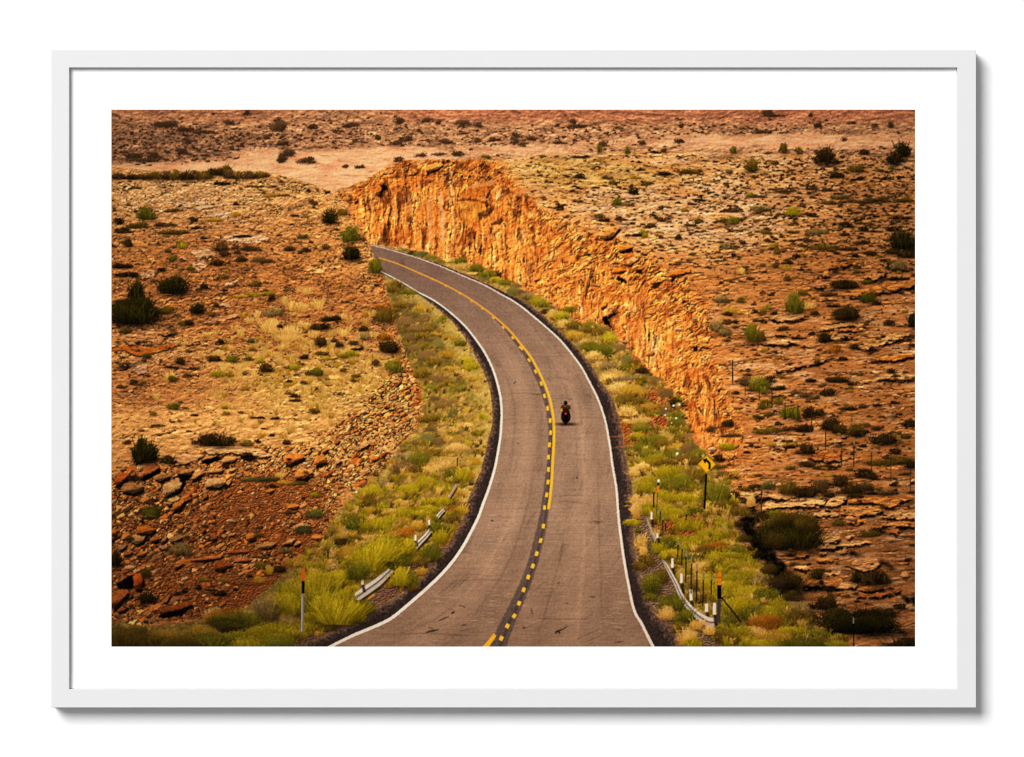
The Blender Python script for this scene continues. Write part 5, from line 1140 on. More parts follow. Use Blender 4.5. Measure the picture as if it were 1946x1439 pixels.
# verge growth, left
add([(800, 420, 150, 80, 'olive'), (900, 480, 120, 60, 'green'), (980, 460, 100, 50, 'yellow'), (760, 470, 100, 80, 'olive'), (820, 610, 150, 70, 'olive'), (920, 600, 140, 60, 'sage'), (1020, 640, 120, 70, 'yellow'), (1060, 730, 120, 60, 'sage'), (880, 760, 160, 90, 'sage'), (960, 820, 150, 70, 'sage'), (1090, 830, 120, 60, 'olive'), (1220, 740, 80, 60, 'green'), (910, 910, 110, 70, 'sage'), (1020, 900, 150, 70, 'olive'), (1170, 860, 120, 50, 'yellow'), (1180, 970, 120, 70, 'blue'), (1290, 900, 120, 60, 'yellow'), (1380, 960, 110, 70, 'green'), (1060, 1080, 130, 90, 'sage'), (960, 1000, 130, 60, 'sage'), (1250, 1060, 130, 70, 'yellow'), (1150, 1150, 140, 80, 'olive'), (1280, 1200, 130, 60, 'yellow'), (1480, 1190, 150, 100, 'bright'), (1440, 1110, 100, 60, 'bright'), (1390, 1230, 100, 60, 'straw'), (1500, 1290, 120, 60, 'yellow'), (1040, 1260, 160, 80, 'olive'), (1180, 1290, 150, 70, 'sage')], 590, 460)
add([(1120, 160, 120, 70, 'green'), (1270, 110, 90, 60, 'olive'), (1400, 160, 100, 60, 'green'), (1090, 240, 150, 60, 'sage'), (1240, 320, 170, 80, 'sage'), (1340, 300, 120, 45, 'straw'), (1460, 350, 90, 50, 'yellow'), (1100, 450, 180, 90, 'olive'), (1190, 440, 120, 70, 'green'), (1330, 400, 130, 80, 'blue'), (1590, 420, 80, 60, 'bright'), (1510, 490, 100, 60, 'bright'), (1120, 530, 170, 70, 'sage'), (1270, 540, 160, 60, 'straw'), (1400, 500, 150, 60, 'straw'), (1080, 650, 180, 110, 'blue'), (1180, 660, 130, 80, 'sage'), (1320, 620, 170, 70, 'yellow'), (1450, 660, 90, 50, 'bright'), (1540, 570, 110, 60, 'olive'), (1080, 760, 260, 100, 'olive'), (880, 810, 250, 110, 'grey'), (1000, 840, 160, 130, 'green'), (850, 910, 200, 110, 'sage'), (1250, 760, 180, 60, 'olive'), (1350, 720, 170, 90, 'straw'), (1530, 740, 90, 60, 'sage'), (1230, 870, 240, 110, 'straw'), (1300, 810, 180, 70, 'straw'), (1120, 900, 170, 70, 'straw'), (1500, 840, 120, 80, 'yellow'), (960, 960, 150, 60, 'yellow'), (1390, 1000, 150, 150, 'bright'), (1290, 1000, 120, 130, 'green'), (1470, 980, 90, 90, 'yellow'), (550, 1160, 230, 140, 'bright'), (540, 1200, 130, 90, 'olive'), (680, 1050, 120, 90, 'grey'), (780, 1000, 80, 70, 'bright'), (910, 1130, 200, 130, 'bright'), (1080, 1060, 220, 120, 'bright'), (1230, 1110, 180, 100, 'bright'), (1160, 1220, 260, 110, 'bright'), (1050, 1290, 240, 90, 'bright'), (1350, 1130, 110, 80, 'yellow'), (1310, 1220, 120, 70, 'olive'), (800, 1140, 120, 60, 'yellow'), (830, 1210, 150, 60, 'straw'), (680, 1240, 170, 70, 'bright'), (560, 1290, 150, 60, 'green'), (1390, 1290, 90, 70, 'yellow'), (1280, 1290, 110, 80, 'rust')], 590, 710)
add([(600, 80, 260, 90, 'bright'), (760, 90, 180, 80, 'straw'), (900, 120, 220, 110, 'bright'), (1050, 120, 200, 90, 'bright'), (430, 220, 230, 140, 'green'), (580, 230, 230, 120, 'bright'), (720, 210, 210, 120, 'bright'), (860, 180, 170, 90, 'yellow'), (880, 300, 180, 100, 'rust'), (1000, 230, 150, 90, 'yellow'), (1190, 170, 110, 70, 'green'), (1310, 170, 100, 80, 'olive'), (1200, 290, 190, 120, 'green'), (1230, 240, 110, 60, 'bright'), (340, 300, 190, 70, 'yellow'), (300, 380, 130, 80, 'dark'), (560, 310, 160, 60, 'straw'), (360, 500, 220, 140, 'yellow'), (330, 420, 120, 60, 'olive'), (480, 400, 160, 50, 'straw'), (630, 590, 420, 270, 'green'), (520, 560, 250, 200, 'bright'), (720, 480, 330, 220, 'bright'), (830, 420, 200, 130, 'bright'), (850, 560, 180, 130, 'green'), (1120, 520, 190, 170, 'green'), (1090, 470, 140, 110, 'bright'), (900, 540, 100, 60, 'yellow'), (1030, 640, 110, 70, 'yellow'), (140, 480, 130, 110, 'sage'), (880, 760, 220, 180, 'green'), (940, 790, 110, 60, 'olive'), (520, 650, 260, 110, 'bright'), (360, 660, 250, 110, 'bright'), (180, 640, 230, 90, 'grey'), (250, 760, 330, 170, 'bright'), (90, 760, 260, 170, 'bright'), (380, 840, 170, 110, 'bright'), (120, 900, 320, 190, 'green'), (60, 1050, 280, 240, 'green'), (350, 1010, 330, 200, 'bright'), (500, 1000, 180, 130, 'green'), (240, 1080, 330, 160, 'green'), (400, 1080, 220, 100, 'bright'), (120, 1160, 230, 90, 'olive'), (30, 640, 200, 120, 'bright')], 590, 960)
add([(1640, 1000, 280, 220, 'bright'), (1870, 1000, 300, 420, 'bright'), (1760, 760, 190, 110, 'bright'), (1830, 1160, 220, 180, 'bright'), (1640, 840, 200, 140, 'bright'), (1410, 1060, 260, 220, 'grey'), (1050, 1110, 330, 190, 'rust'), (960, 1080, 230, 150, 'straw'), (1180, 1130, 420, 150, 'green'), (1100, 1180, 250, 110, 'dark'), (1300, 1250, 430, 180, 'bright'), (1560, 1240, 420, 190, 'bright'), (1100, 1300, 420, 150, 'green'), (820, 1230, 250, 130, 'yellow'), (640, 1260, 320, 130, 'olive'), (420, 1260, 380, 160, 'yellow'), (150, 1260, 420, 180, 'olive'), (280, 1330, 420, 170, 'olive'), (560, 1340, 420, 170, 'olive'), (820, 1340, 460, 190, 'green'), (60, 1340, 300, 190, 'olive'), (1540, 1340, 380, 170, 'green'), (1280, 1340, 320, 150, 'bright')], 212, 960)
# verge growth, right
add([(1030, 130, 130, 60, 'blue'), (940, 115, 60, 35, 'dark'), (1120, 150, 90, 50, 'green'), (1190, 190, 90, 40, 'olive'), (1390, 200, 110, 70, 'green'), (1280, 180, 120, 50, 'straw'), (1400, 250, 130, 60, 'straw'), (1530, 270, 130, 80, 'green'), (1640, 330, 140, 80, 'green'), (1730, 330, 60, 70, 'dark'), (1720, 370, 110, 60, 'bright'), (1810, 400, 120, 60, 'green'), (1900, 420, 100, 50, 'sage'), (1870, 490, 80, 40, 'blue'), (1500, 300, 100, 40, 'straw')], 590, 460)
add([(20, 470, 90, 60, 'blue'), (90, 480, 90, 50, 'sage'), (150, 530, 110, 70, 'grey'), (240, 570, 130, 80, 'bright'), (310, 600, 120, 70, 'green'), (320, 660, 80, 40, 'dark'), (390, 690, 110, 80, 'straw'), (480, 710, 130, 80, 'bright'), (540, 650, 100, 70, 'green'), (490, 790, 110, 80, 'straw'), (580, 800, 110, 80, 'olive'), (740, 800, 110, 70, 'green'), (600, 900, 160, 90, 'yellow'), (710, 840, 120, 60, 'olive'), (830, 860, 140, 80, 'olive'), (910, 920, 150, 100, 'bright'), (650, 970, 90, 40, 'grey'), (690, 940, 100, 50, 'straw'), (740, 1010, 180, 100, 'green'), (860, 1060, 190, 130, 'green'), (930, 1020, 110, 50, 'grey'), (1010, 1000, 110, 70, 'sage'), (780, 1080, 150, 80, 'straw'), (900, 1180, 130, 90, 'grey'), (830, 1160, 130, 70, 'straw'), (1060, 1190, 120, 80, 'green'), (1080, 1110, 80, 70, 'blue'), (1220, 1210, 110, 60, 'dark'), (1140, 1140, 90, 60, 'olive'), (960, 1270, 220, 100, 'straw'), (1110, 1290, 220, 90, 'grey'), (1340, 1300, 110, 70, 'green')], 970, 460)
add([(920, 80, 160, 80, 'straw'), (1060, 90, 220, 90, 'grey'), (1200, 80, 150, 60, 'olive'), (1000, 180, 190, 110, 'straw'), (1130, 200, 200, 110, 'yellow'), (1080, 280, 190, 100, 'olive'), (1220, 270, 180, 80, 'olive'), (1330, 90, 120, 80, 'sage'), (1430, 220, 130, 100, 'sage'), (1280, 320, 120, 60, 'yellow'), (1070, 390, 170, 100, 'straw'), (1180, 380, 160, 90, 'olive'), (1130, 460, 180, 80, 'straw'), (1250, 450, 130, 60, 'straw'), (1200, 540, 190, 100, 'green'), (1530, 310, 130, 90, 'juniper'), (1430, 380, 130, 80, 'sage'), (1340, 390, 110, 60, 'green'), (1520, 430, 170, 90, 'green'), (1530, 490, 150, 90, 'green'), (1500, 550, 100, 70, 'green'), (1600, 550, 130, 70, 'olive'), (1630, 620, 130, 80, 'sage'), (1170, 610, 150, 70, 'bright'), (1310, 690, 260, 150, 'green'), (1210, 720, 180, 100, 'green'), (1400, 700, 140, 110, 'olive'), (1290, 790, 220, 110, 'green'), (1330, 850, 250, 130, 'bright'), (1560, 650, 110, 80, 'olive'), (1540, 720, 160, 90, 'yellow'), (1650, 740, 170, 110, 'sage'), (1500, 780, 150, 90, 'green'), (1640, 840, 220, 100, 'straw'), (1720, 780, 160, 90, 'green'), (1430, 870, 190, 100, 'olive'), (1470, 960, 260, 130, 'bright'), (1150, 940, 120, 80, 'straw'), (1230, 900, 140, 80, 'straw'), (1300, 1080, 240, 150, 'bright'), (1450, 1090, 250, 140, 'green'), (1580, 1070, 240, 150, 'green'), (1700, 1000, 180, 130, 'olive'), (1660, 1120, 160, 80, 'straw'), (1420, 1170, 200, 110, 'bright'), (1300, 1240, 200, 130, 'straw'), (1160, 1200, 110, 100, 'straw'), (1170, 1290, 120, 90, 'straw'), (1280, 1300, 170, 110, 'bright'), (1420, 1290, 200, 110, 'yellow'), (1620, 1190, 210, 110, 'bright'), (1600, 1290, 240, 90, 'straw'), (1740, 1150, 120, 80, 'yellow'), (1080, 1230, 60, 20, 'yellow'), (1090, 1190, 60, 15, 'bright')], 970, 710)
add([(100, 1230, 250, 250, 'green'), (60, 1290, 220, 80, 'straw'), (200, 1260, 180, 120, 'olive'), (330, 1310, 190, 90, 'olive'), (640, 1340, 150, 90, 'green'), (430, 1230, 90, 110, 'straw'), (270, 1220, 90, 80, 'yellow'), (110, 880, 90, 50, 'olive')], 1340, 710)
add([(1300, 80, 160, 100, 'bright'), (1420, 130, 220, 120, 'bright'), (1540, 100, 200, 90, 'bright'), (1650, 80, 260, 70, 'straw'), (1640, 230, 240, 130, 'bright'), (1800, 320, 330, 140, 'bright'), (1130, 190, 150, 80, 'bright'), (1150, 120, 90, 150, 'straw'), (1190, 260, 60, 50, 'green'), (1210, 400, 110, 150, 'straw'), (1230, 460, 80, 90, 'straw'), (1200, 600, 120, 90, 'olive'), (1270, 560, 140, 110, 'straw'), (1310, 820, 170, 200, 'straw'), (1390, 720, 130, 160, 'olive'), (1300, 880, 110, 80, 'straw'), (1430, 420, 250, 150, 'green'), (1550, 400, 270, 140, 'bright'), (1700, 420, 250, 130, 'bright'), (1500, 480, 260, 110, 'bright'), (1650, 540, 230, 110, 'green'), (1820, 480, 260, 120, 'olive'), (1900, 440, 200, 130, 'rust'), (1760, 620, 230, 110, 'straw'), (1900, 620, 210, 120, 'bright'), (1850, 760, 230, 140, 'yellow'), (1930, 880, 190, 120, 'bright'), (1700, 780, 180, 90, 'olive'), (1500, 960, 230, 150, 'green'), (1560, 880, 120, 110, 'green'), (1470, 1060, 190, 150, 'straw'), (1620, 1100, 200, 170, 'green'), (1690, 1160, 130, 90, 'green'), (1570, 1180, 170, 120, 'olive'), (1640, 1290, 190, 190, 'straw'), (1700, 1330, 160, 120, 'bright'), (1900, 1220, 140, 110, 'straw')], 970, 960)
add([(90, 320, 280, 120, 'bright'), (60, 430, 220, 110, 'green'), (200, 370, 160, 60, 'straw'), (200, 500, 320, 130, 'bright'), (330, 460, 210, 100, 'green'), (420, 520, 170, 130, 'yellow'), (110, 560, 220, 100, 'bright'), (330, 600, 300, 120, 'bright'), (420, 640, 190, 100, 'yellow'), (280, 740, 280, 160, 'yellow'), (390, 720, 170, 130, 'bright'), (500, 740, 140, 120, 'grey'), (30, 790, 160, 120, 'bright'), (230, 860, 330, 170, 'bright'), (420, 880, 330, 160, 'bright'), (580, 900, 250, 150, 'green'), (680, 980, 260, 130, 'bright'), (300, 1010, 320, 170, 'bright'), (470, 1080, 330, 190, 'green'), (640, 1100, 260, 190, 'yellow'), (560, 1170, 330, 170, 'rust'), (800, 1100, 230, 160, 'olive'), (880, 1020, 150, 140, 'grey'), (200, 1160, 240, 160, 'straw'), (190, 1280, 220, 140, 'straw'), (330, 1260, 260, 150, 'bright'), (470, 1240, 250, 130, 'straw'), (640, 1290, 300, 150, 'yellow'), (800, 1230, 260, 130, 'bright'), (980, 1230, 250, 110, 'green'), (480, 1330, 330, 110, 'bright'), (860, 1330, 430, 140, 'straw'), (1080, 1300, 330, 110, 'olive'), (1200, 1330, 260, 110, 'yellow')], 1340, 960)
scatter(2600, mP * (1 - mC) * (1 - mW) * np.clip(.4 + .8 * sstep(-.3, .5, fbm(X / 60, Y / 16, 161, 3)), 0, 1), (960, 296, 1739, 1000), ['sage', 'olive', 'dark', 'purple'], [.34, .2, .26, .2], 2.5, 10, (.3, .6), (.75, 1.1), .65, .25, 1.5)
scatter(1500, mP * (1 - mC) * (1 - mW), (1000, 296, 1739, 520), ['sage', 'olive', 'purple', 'dark', 'yellow', 'grey'], [.34, .14, .2, .16, .06, .10], 7, 24, (.3, .55), (.75, 1.05), .55, .3, 2.0)
scatter(420, mP * (1 - mC) * (1 - mW), (1300, 500, 1739, 960), ['sage', 'olive', 'purple', 'dark', 'yellow'], [.32, .2, .16, .2, .12], 7, 22, (.35, .6), (.75, 1.05), .5, .3, 2.0)
scatter(60, mP * (1 - mC) * (1 - mW), (1450, 960, 1739, 1229), ['olive', 'dark'], [.5, .5], 7, 18, (.4, .6), (.75, 1.0), .5, .3, 2.0)
scatter(60, mC * (1 - wv), (900, 380, 1400, 800), ['sage', 'purple', 'olive'], [.4, .4, .2], 5, 14, (.4, .6), (.8, 1.0), .6, .4, 2.0)
for i_, q in enumerate(SH):
    SH[i_] = q + (i_ >= N_DRY,)
scatter(1100, mP * (1 - mC) * (1 - mW) * np.clip(.25 + ell(1640, 370, 260, 70, .6), 0, 1), (1200, 300, 1739, 480), ['sage', 'dark', 'purple', 'olive'], [.36, .24, .24, .16], 7, 20, (.35, .6), (.75, 1.05), .6, .2, 1.4)
big = sorted(SH, key=lambda q: -q[2] * q[3])
rank = {id(q): i for i, q in enumerate(big)}
def split(w, h, lim):
    """a wide low growth is several plants side by side"""
    k = int(max(1, round(w / (h * lim))))
    if k == 1:
        return [(0, w, h)]
    c = (np.arange(k) + .5) / k - .5 + rng.normal(0, .10 / k, k)
    return [(c[i] * w * .86, w / k * rng.uniform(1.15, 1.7), h * rng.uniform(.55, 1.05) * (1 - .5 * abs(c[i]))) for i in range(k)]
for q in sorted(SH, key=lambda q: q[1]):
    x, y, w, h, p, vg = q
    if vg and x > 1000 and y > 620 and p == 'straw' and x > 1215 and rng.uniform() < .6:
        p = 'green' if rng.uniform() < .6 else 'olive'
    if vg and x > 1000 and y > 930 and p in ('yellow', 'rust') and rng.uniform() < .5:
        p = 'bright'
    s_ = .86 if x < 330 or x > 1620 else 1.0
    wood = p in ('juniper', 'dark')
    sid = new_id('shrub') if rank[id(q)] < 98 else id_scrub
    for dx_, w_, h_ in split(w, h, 1.5):
        shrub(x + dx_, y + (rng.normal(0, h * .07) if dx_ else 0), w_, h_, p, sid, tone=rng.uniform(.86, 1.10) * s_, shadow=.28 if wood else ((.82 if y < 880 else .66) if vg else .45 if h > 9 else .62), dens=2.3, loose=rng.uniform(.25, .5) if h > 12 else .26,
              flat=(.66 if y < 880 else .30 if y < 960 else .06) if vg else 0)
    if wood and h > 9:
        for dx_, w_, h_ in split(w, h, 1.0):
            tuft(x + dx_, y, w_ * .95, h_ * 1.1, p, sid, n=int(w_ * .45), tone=rng.uniform(.9, 1.35), lean=.0, shadow=1, key=y + .02)
    if p in ('bright', 'green', 'yellow', 'straw', 'rust', 'grey', 'olive') and h > 11:
        for dx_, w_, h_ in split(w, h, .8):
            tuft(x + dx_, y + (rng.normal(0, h * .06) if dx_ else 0), w_ * .8, h_ * 1.02, p, sid, n=int(w_ * .7), tone=rng.uniform(.86, 1.06) * s_, lean=.05, shadow=1, key=y + .02)
# loose grass over the verges
n = 11000
xs = rng.uniform(560, 1660, n); ys = rng.uniform(468, 1228, n)
mvw = np.clip(mV + mW, 0, 1) * (ids != id_road) * (ids != id_gravel)
lanes = soft(mR, .25)
k = (at(mvw, xs, ys) > .6) & (at(lanes, xs, ys + 1) < .1) & (rng.uniform(0, 1, n) < at(sstep(-.6, .5, g1) * .8 + .2, xs, ys))
for x, y in zip(xs[k], ys[k]):
    s_ = np.clip((y - 330) / 600, .35, 1.3)
    tuft(x, y, s_ * rng.uniform(6, 12), s_ * rng.uniform(7, 16), ['straw', 'yellow', 'olive', 'bright'][rng.choice(4, p=[.38, .27, .22, .13] if y < 900 else [.16, .20, .30, .34])], tone=rng.uniform(.8, 1.02), shadow=1, lean=.35 if x < 1000 else -.1)
flush(.17, (mLn > .4) & (Y > 532))
# repaint the paved strip that leaves may not cover: nothing to do, growth ends at the shoulder

# ================= made things
def bar(x0, y0, x1, y1, w, c, idn, k0=1.0, k1=1.0):
    m = ribbon([(x0, y0), ((x0 + x1) / 2, (y0 + y1) / 2), (x1, y1)], [w, w, w], 0)
    lay(m, np.asarray(c, f32), idn)

def rail(top, bot, name_label):
    """a weathered corrugated beam: pale upper wave, shaded groove, paler lower wave"""
    i = new_id('guardrail', name_label)
    t_, b_ = smooth_curve(top, 6), smooth_curve(bot, 6)
    lay(soft(poly(np.vstack([b_, (b_ + np.array([1.5, 4]))[::-1]]), .6, 5, 3), .3) * .8, C(26, 18, 12))
    lay(poly(np.vstack([t_, b_[::-1]])), C(118, 104, 94), i)
    u_ = t_ * .62 + b_ * .38
    lay(poly(np.vstack([t_, u_[::-1]])) * .95, C(212, 198, 186)[None, None] * (1 + .10 * sh_n)[..., None])
    m1, m2 = t_ * .42 + b_ * .58, t_ * .05 + b_ * .95
    lay(poly(np.vstack([m1, m2[::-1]])) * .9, C(186, 170, 156)[None, None] * (1 + .12 * sh_n)[..., None])
    lay(soft(ribbon(t_ * .52 + b_ * .48, [1.2, 1.2]), .2) * .6, C(70, 58, 52))

def post(x, y, w, h, idl=None):
    i = new_id('guardrail_post', idl)
    lay(soft(poly([(x - w / 2 + 1, y + h * .6), (x + w / 2 + 1.5, y + h * .5), (x + w / 2 + 4, y + h * 1.6), (x + 1, y + h * 1.6)], 1, 4, 3), .3) * .75, C(26, 16, 10))
    lay(soft(poly([(x - w / 2 + .6, y - h / 2), (x + w / 2 - .2, y - h / 2 + .4), (x + w / 2, y + h / 2), (x - w / 2, y + h / 2)], .3, 4, 3), .1), C(220, 211, 199), i)

for x, y, w, h in ((1238, 980, 4, 14), (1249, 1018, 4, 9), (1277.5, 1070, 5, 18), (1294.8, 1099, 5.4, 18), (1313, 1130.5, 5.6, 21), (1342.5, 1155, 6, 16)):
    post(x, y, w, h)
rail([(1227, 978), (1232, 990), (1239, 1008), (1247, 1025)], [(1227.5, 982), (1231, 996), (1238, 1015), (1245, 1030)], 'upper length of guardrail on the right')
rail([(1251, 1053), (1262, 1066), (1270, 1076), (1286, 1104), (1300, 1133), (1320, 1156), (1344, 1172), (1360, 1175)], [(1252, 1057), (1260, 1070), (1267, 1084), (1280, 1110), (1294, 1142), (1312, 1166), (1342, 1190), (1361, 1192)], 'long bowed guardrail on the right, ending near the photo edge')
post(1357.5, 1157, 6.4, 22)
lay(ell(1345, 1184, 9, 3, .5) * .4, C(196, 120, 90))
for top, bot in (([(851, 944), (858, 935), (866, 921)], [(854, 948), (860, 938), (868, 925)]), ([(829, 980), (836, 972), (843, 966)], [(834, 985), (840, 977), (846, 971)]), ([(783, 1038), (796, 1026), (808, 1014), (819, 1000)], [(792, 1044), (803, 1032), (814, 1020), (824, 1006)])):
    rail(top, bot, None)
rail([(662, 1138), (690, 1116), (715, 1099), (738, 1081)], [(684, 1141), (704, 1127), (724, 1112), (749, 1086)], 'longest visible guardrail on the left, half sunk in bushes')
for x, y, w, h in ((688.7, 1104, 5, 14), (639, 1132.5, 5, 9), (789.4, 1021.7, 4.4, 11), (815.5, 993, 4.4, 10)):
    post(x, y, w, h)
for x, y, r in ((1280, 771, 2.2), (1291, 769, 2.0), (1265.5, 777, 1.8), (1264, 789, 1.8), (1285, 795, 2), (1287, 862, 2.6), (1276, 804, 1.4), (677, 935, 2), (609, 1149, 1.6)):
    lay(ell(x, y, r, r * .9, .5), C(232, 228, 214))
for x, y, w, h, p in ((760, 1112, 34, 34, 'bright'), (668, 1176, 52, 34, 'bright'), (640, 1186, 60, 44, 'bright'), (616, 1180, 50, 60, 'bright'), (652, 1150, 44, 34, 'bright'), (776, 1052, 26, 30, 'bright'), (826, 1010, 18, 20, 'green'), (848, 960, 16, 16, 'bright'), (838, 1030, 26, 26, 'bright'), (700, 1084, 60, 50, 'bright'), (726, 1066, 56, 44, 'bright'), (680, 1100, 40, 36, 'green'),
                      (1250, 1050, 22, 22, 'bright'), (1262, 1062, 18, 16, 'bright'), (1290, 1160, 22, 26, 'green'), (1324, 1196, 26, 22, 'straw'), (1306, 1178, 22, 24, 'green'), (1350, 1206, 24, 18, 'straw')):
    for dx_, w_, h_ in split(w, h, 1.3):
        shrub(x + dx_, y, w_, h_, p, id_scrub, tone=rng.uniform(.92, 1.12), shadow=.6, dens=2.4, loose=.4)
        tuft(x + dx_, y, w_ * .9, h_ * 1.08, p, id_scrub, n=int(w_), tone=rng.uniform(.95, 1.12), shadow=1, key=y + .05)
for x, y, w, h, p in ((1418, 1030, 26, 16, 'olive'), (1440, 1062, 22, 18, 'dark'), (1462, 1090, 30, 22, 'olive'), (1482, 1118, 30, 20, 'sage'), (1506, 1142, 34, 22, 'olive'), (1404, 1000, 20, 12, 'olive'), (1426, 1046, 14, 10, 'rust'), (1500, 1120, 26, 20, 'dark'), (1450, 1072, 12, 9, 'straw'), (1476, 1040, 50, 34, 'olive'), (1530, 1010, 44, 34, 'olive'), (1500, 1000, 50, 30, 'olive')):
    shrub(x, y, w, h, p, id_scrub, tone=rng.uniform(.55, .8), shadow=.8, loose=.5)
flush(.17, (mLn > .4) & (Y > 532))
def fence_post(x, y0, y1, w, lean=0, tip=True, c=(40, 30, 22)):
    i = new_id('fence_post')
    bar(x + lean, y0, x, y1, w, c, i)
    if tip:
        bar(x + lean, y0, x + lean * .75, y0 + (y1 - y0) * .2, w, (128, 118, 108), i)
for cx, a, b, w in ((1385, 30, 160, 2), (1408, 110, 240, 2.2), (1435, 150, 240, 2.2), (1548, 340, 480, 2.2), (1585, 370, 560, 2.2), (1622, 420, 720, 2.4), (1672, 470, 820, 2.6), (1722, 545, 890, 2.6), (1782, 630, 940, 2.8), (1858, 660, 830, 2.4), (1625, 70, 140, 2.2)):
    x, y0 = crop_of(cx, a, 970, 960); _, y1 = crop_of(cx, b, 970, 960)
    fence_post(x - .6, y0, y1, w, 1.4)
for cx, a, b, w in ((255, 1090, 1310, 2.2), ):
    x, y0 = crop_of(cx, a, 1340, 460); _, y1 = crop_of(cx, b, 1340, 460); fence_post(x, y0, y1, w, -.5, False)
for cx, a, b, w in ((370, 110, 210, 1.5), (500, 150, 250, 1.5), (618, 80, 320, 2), (740, 210, 410, 1.6), (855, 290, 430, 1.8), (985, 300, 500, 1.8), (1113, 530, 710, 1.8), (1262, 660, 850, 1.8), (1375, 605, 860, 2.2), (1538, 720, 910, 1.8), (1718, 750, 1000, 1.8), (1898, 870, 1100, 1.8), (520, 1080, 1330, 2.2)):
    x, y0 = crop_of(cx, a, 1340, 710); _, y1 = crop_of(cx, b, 1340, 710); fence_post(x, y0, y1, w, .3, cx in (618, 1375), (58, 38, 24))
x, y0 = crop_of(1375, 1040, 1340, 960); fence_post(x, y0, 1229, 2.4, -1, True, (14, 8, 6))
bar(869, 870, 869, 886, 2.2, (34, 26, 22), new_id('marker_post', 'short dark post in the grass')); bar(893.4, 657, 893.4, 678, 1.8, (120, 104, 92), new_id('marker_post', 'thin grey post in the far grass'))
# delineators
i = new_id('delineator_post', 'grey post with orange and black bands on the left'); bar(576.2, 1081, 574.6, 1201, 5.2, (126, 112, 104), i); bar(576.3, 1104, 576, 1128, 5.2, (12, 8, 6), i); bar(576.4, 1081, 576.2, 1104, 5.2, (204, 92, 44), i); bar(574, 1130, 573.4, 1200, 1.4, (190, 178, 168), i)
i = new_id('delineator_post', 'thick post with orange top and black band on the right'); bar(1367, 1136, 1365, 1184, 7, (72, 60, 54), i); bar(1367.3, 1111, 1366.8, 1138, 8, (14, 10, 8), i); bar(1367.6, 1088, 1367.4, 1112, 6.8, (206, 116, 32), i); bar(1367.6, 1096, 1367.6, 1099, 7.6, (170, 84, 22), i)
bar(1371, 1135, 1409, 1183, 3.2, (26, 22, 16), new_id('brace', 'slanting dark brace beside the post'))
i = new_id('delineator_post', 'far post with white tip and orange band'); bar(1250, 935, 1247.5, 980, 1.8, (70, 64, 44), i); bar(1250.6, 922, 1250, 936, 4, (226, 110, 38), i); bar(1251, 915, 1250.6, 923, 3.8, (20, 14, 12), i); bar(1251.6, 911, 1251.4, 917, 3.6, (240, 234, 224), i)
bar(1242.6, 935, 1242, 964, 2.6, (24, 18, 14), new_id('fence_post'))
# bend sign
i = new_id('sign_post'); bar(1342.4, 898, 1338.8, 968, 4.0, (22, 16, 12), i)
i = new_id('road_sign', 'yellow diamond sign with a black arrow bending left')
cx_, cy_ = 1343.6, 882.6
def dia(r):
    return [(cx_, cy_ - r), (cx_ + r * .985, cy_ + .2), (cx_ - .4, cy_ + r), (cx_ - r * .985, cy_ - .2)]
lay(poly(dia(18.8)), C(60, 38, 14), i); lay(poly(dia(17.8)), C(244, 160, 32), i); lay(poly(dia(16.2)) , C(64, 40, 12)); lay(poly(dia(15.6)), C(246, 160, 30))
lay(ribbon(smooth_curve([(1347.8, 892.3), (1348.6, 886), (1348, 880.5), (1344.5, 876.5), (1340.5, 874.8)]), [4.4, 4.6, 4.6, 4.4]), C(14, 10, 8))
lay(poly([(1335.8, 873.2), (1344.2, 870.6), (1343.6, 873.5), (1340.2, 881)]), C(14, 10, 8)); lay(poly([(1335.6, 872.8), (1344.6, 871.2), (1338.6, 880.6)]), C(14, 10, 8))
# rider on a motorcycle, seen from behind
id_m, id_r = new_id('motorcycle', 'dark touring motorcycle with a lit red tail lamp'), new_id('rider', 'rider in brown jacket and black helmet')
lay(soft(soft(ell(1077, 806.4, 19, 2.9, .6), .3), .3) * .85, C(34, 24, 22))
lay(poly([(1067, 786), (1067.6, 780), (1082, 780), (1083, 786), (1084.4, 789), (1084.2, 797), (1080.8, 802), (1077.6, 804), (1077, 807.4), (1072.6, 807.4), (1072.2, 804), (1069, 801.5), (1066, 796), (1066, 789)]), C(12, 8, 9), id_m)
lay(poly([(1067.2, 789), (1071, 788), (1071, 798), (1068.4, 796.5)]) * .5, C(48, 36, 34)); lay(poly([(1079, 788), (1083.2, 789), (1082.4, 796), (1079.4, 798)]) * .5, C(44, 34, 34))
lay(poly([(1073, 799), (1076.8, 799), (1076.6, 808), (1073.2, 808)]), C(8, 5, 6), id_m)
lay(poly([(1066.8, 771.6), (1070.6, 769), (1079, 769), (1083.6, 771.4), (1085, 775.6), (1083, 779.8), (1081.6, 777), (1081, 785), (1068.6, 785), (1068.4, 777), (1066.6, 780), (1065, 776)], .3, 4, 3), C(74, 46, 24), id_r)
lay(poly([(1068.8, 776.4), (1081, 776.4), (1080.6, 785), (1069, 785)]) * .75, C(26, 17, 12)); lay(poly([(1071, 770), (1078.6, 770), (1078, 773), (1071.6, 773)]) * .6, C(110, 74, 44))
lay(poly([(1065, 777), (1069, 776.4), (1069.4, 782), (1066, 783)]), C(196, 132, 44), id_r)
lay(ell(1074.8, 765.8, 3.6, 4.0, .3), C(16, 12, 14), id_r); lay(ell(1073.9, 764.2, 1.2, 1.0, .6) * .6, C(70, 62, 66))
lay(ribbon([(1081, 766), (1084, 767.4)], [1.6, 1.6]), C(170, 160, 158), id_m); lay(ribbon([(1066, 767.4), (1068.2, 766.6)], [1.4, 1.4]), C(60, 50, 50), id_m)
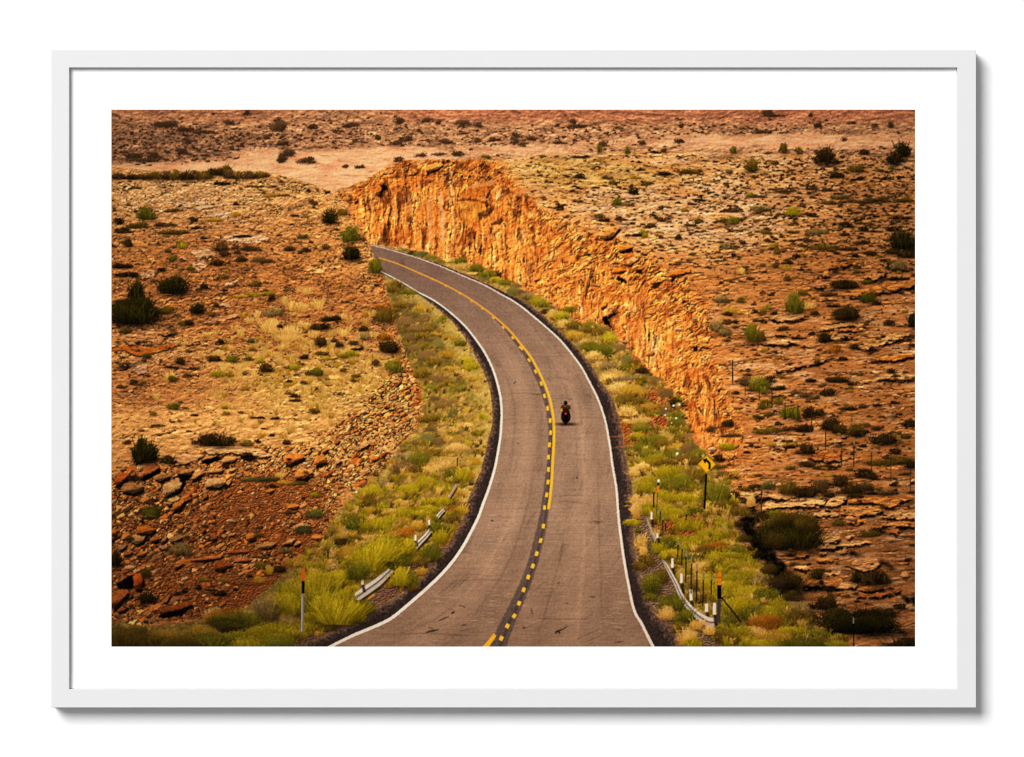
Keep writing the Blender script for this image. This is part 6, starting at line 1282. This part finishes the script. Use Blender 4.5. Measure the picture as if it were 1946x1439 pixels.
lay(ell(1075, 786.6, 2.2, 1.7, .5), C(180, 42, 32), id_m); lay(ell(1075, 786.2, 1.2, .9, .5) * .6, C(240, 120, 96))

img *= (1 - col_dk)[..., None]
ids[(ids == id_hill) & (Y > 345)] = id_side
ids[(ids == 0) & (X < 960)] = id_side
ids[ids == 0] = id_plat
# ================= the lens of the photograph that was printed: a little softness, darker corners, fine grain
d2 = ((X - 975) / 760) ** 2 + ((Y - 705) / 560) ** 2
img *= (1.06 - .17 * np.clip(d2 - .35, 0, 2))[..., None]
img = np.clip(img, 0, 255) / 255
img = img + .85 * img * (1 - img) * (img - .40)                 # print contrast
img = img * C(1.0, .962, .90)
lum = (img @ C(.3, .59, .11))[..., None]
img = np.clip((lum + 1.0 * (img - lum)) * 255, 0, 255)
img += (fine * 2.2)[..., None]
img = img + .5 * (img - soft(soft(soft(img, .3), .3), .3))
img = soft(np.clip(img, 0, 255), .12)
PRINT = img / 255.0

# ---------------------------------------------------------------- the ink laid on the sheet, one mesh per pictured thing
NX, NY = 1200, 802                 # ink points across and down
gx = np.linspace(0, W, NX + 1); gy = np.linspace(0, H, NY + 1)


def sample(a, x, y):
    x = np.clip(x - .5, 0, W - 1.001); y = np.clip(y - .5, 0, H - 1.001)
    x0 = x.astype(int); y0 = y.astype(int)
    fx = (x - x0)[None, :, None]; fy = (y - y0)[:, None, None]
    r0 = a[y0]; r1 = a[y0 + 1]
    r0 = r0[:, x0] * (1 - fx) + r0[:, x0 + 1] * fx
    r1 = r1[:, x0] * (1 - fx) + r1[:, x0 + 1] * fx
    return r0 * (1 - fy) + r1 * fy


s = PRINT
lin = np.where(s <= 0.04045, s / 12.92, ((s + 0.055) / 1.055) ** 2.4).astype(f32)
col = sample(lin, gx, gy)                                      # (NY+1, NX+1, 3)
ink = np.ones((NY + 1, NX + 1, 4), f32)
ink[..., :3] = np.clip(col / LIGHT, 0.0008, 0.95)
vx = px0 + (px1 - px0) * gx / W
vz = pz1 + (pz0 - pz1) * gy / H
cx_i = np.clip(((gx[:-1] + gx[1:]) / 2).astype(int), 0, W - 1); cy_i = np.clip(((gy[:-1] + gy[1:]) / 2).astype(int), 0, H - 1)
cell = ids[cy_i][:, cx_i]
flat_ink = ink.reshape(-1, 4)
for i in np.unique(cell):
    nm, lab = names[int(i)]
    r, c = np.nonzero(cell == i)
    v00 = r * (NX + 1) + c
    quads = np.stack([v00 + NX + 1, v00 + NX + 2, v00 + 1, v00], 1)
    used, inv = np.unique(quads, return_inverse=True)
    inv = inv.reshape(-1).astype(np.int32)
    n, q = len(used), len(quads)
    co = np.empty((n, 3), f32)
    co[:, 0] = vx[used % (NX + 1)]; co[:, 1] = YP; co[:, 2] = vz[used // (NX + 1)]
    me = bpy.data.meshes.new(nm)
    me.vertices.add(n); me.vertices.foreach_set("co", co.ravel())
    me.loops.add(q * 4); me.loops.foreach_set("vertex_index", inv)
    me.polygons.add(q)
    me.polygons.foreach_set("loop_start", np.arange(0, q * 4, 4, dtype=np.int32))
    me.update(calc_edges=True)
    at_ = me.color_attributes.new("ink", 'FLOAT_COLOR', 'POINT')
    at_.data.foreach_set("color", flat_ink[used].ravel())
    o = link(nm, me, MAT_INK, sheet)
    if lab:
        o["label"] = lab
    if nm in ("scrub",):
        o["kind"] = "stuff"
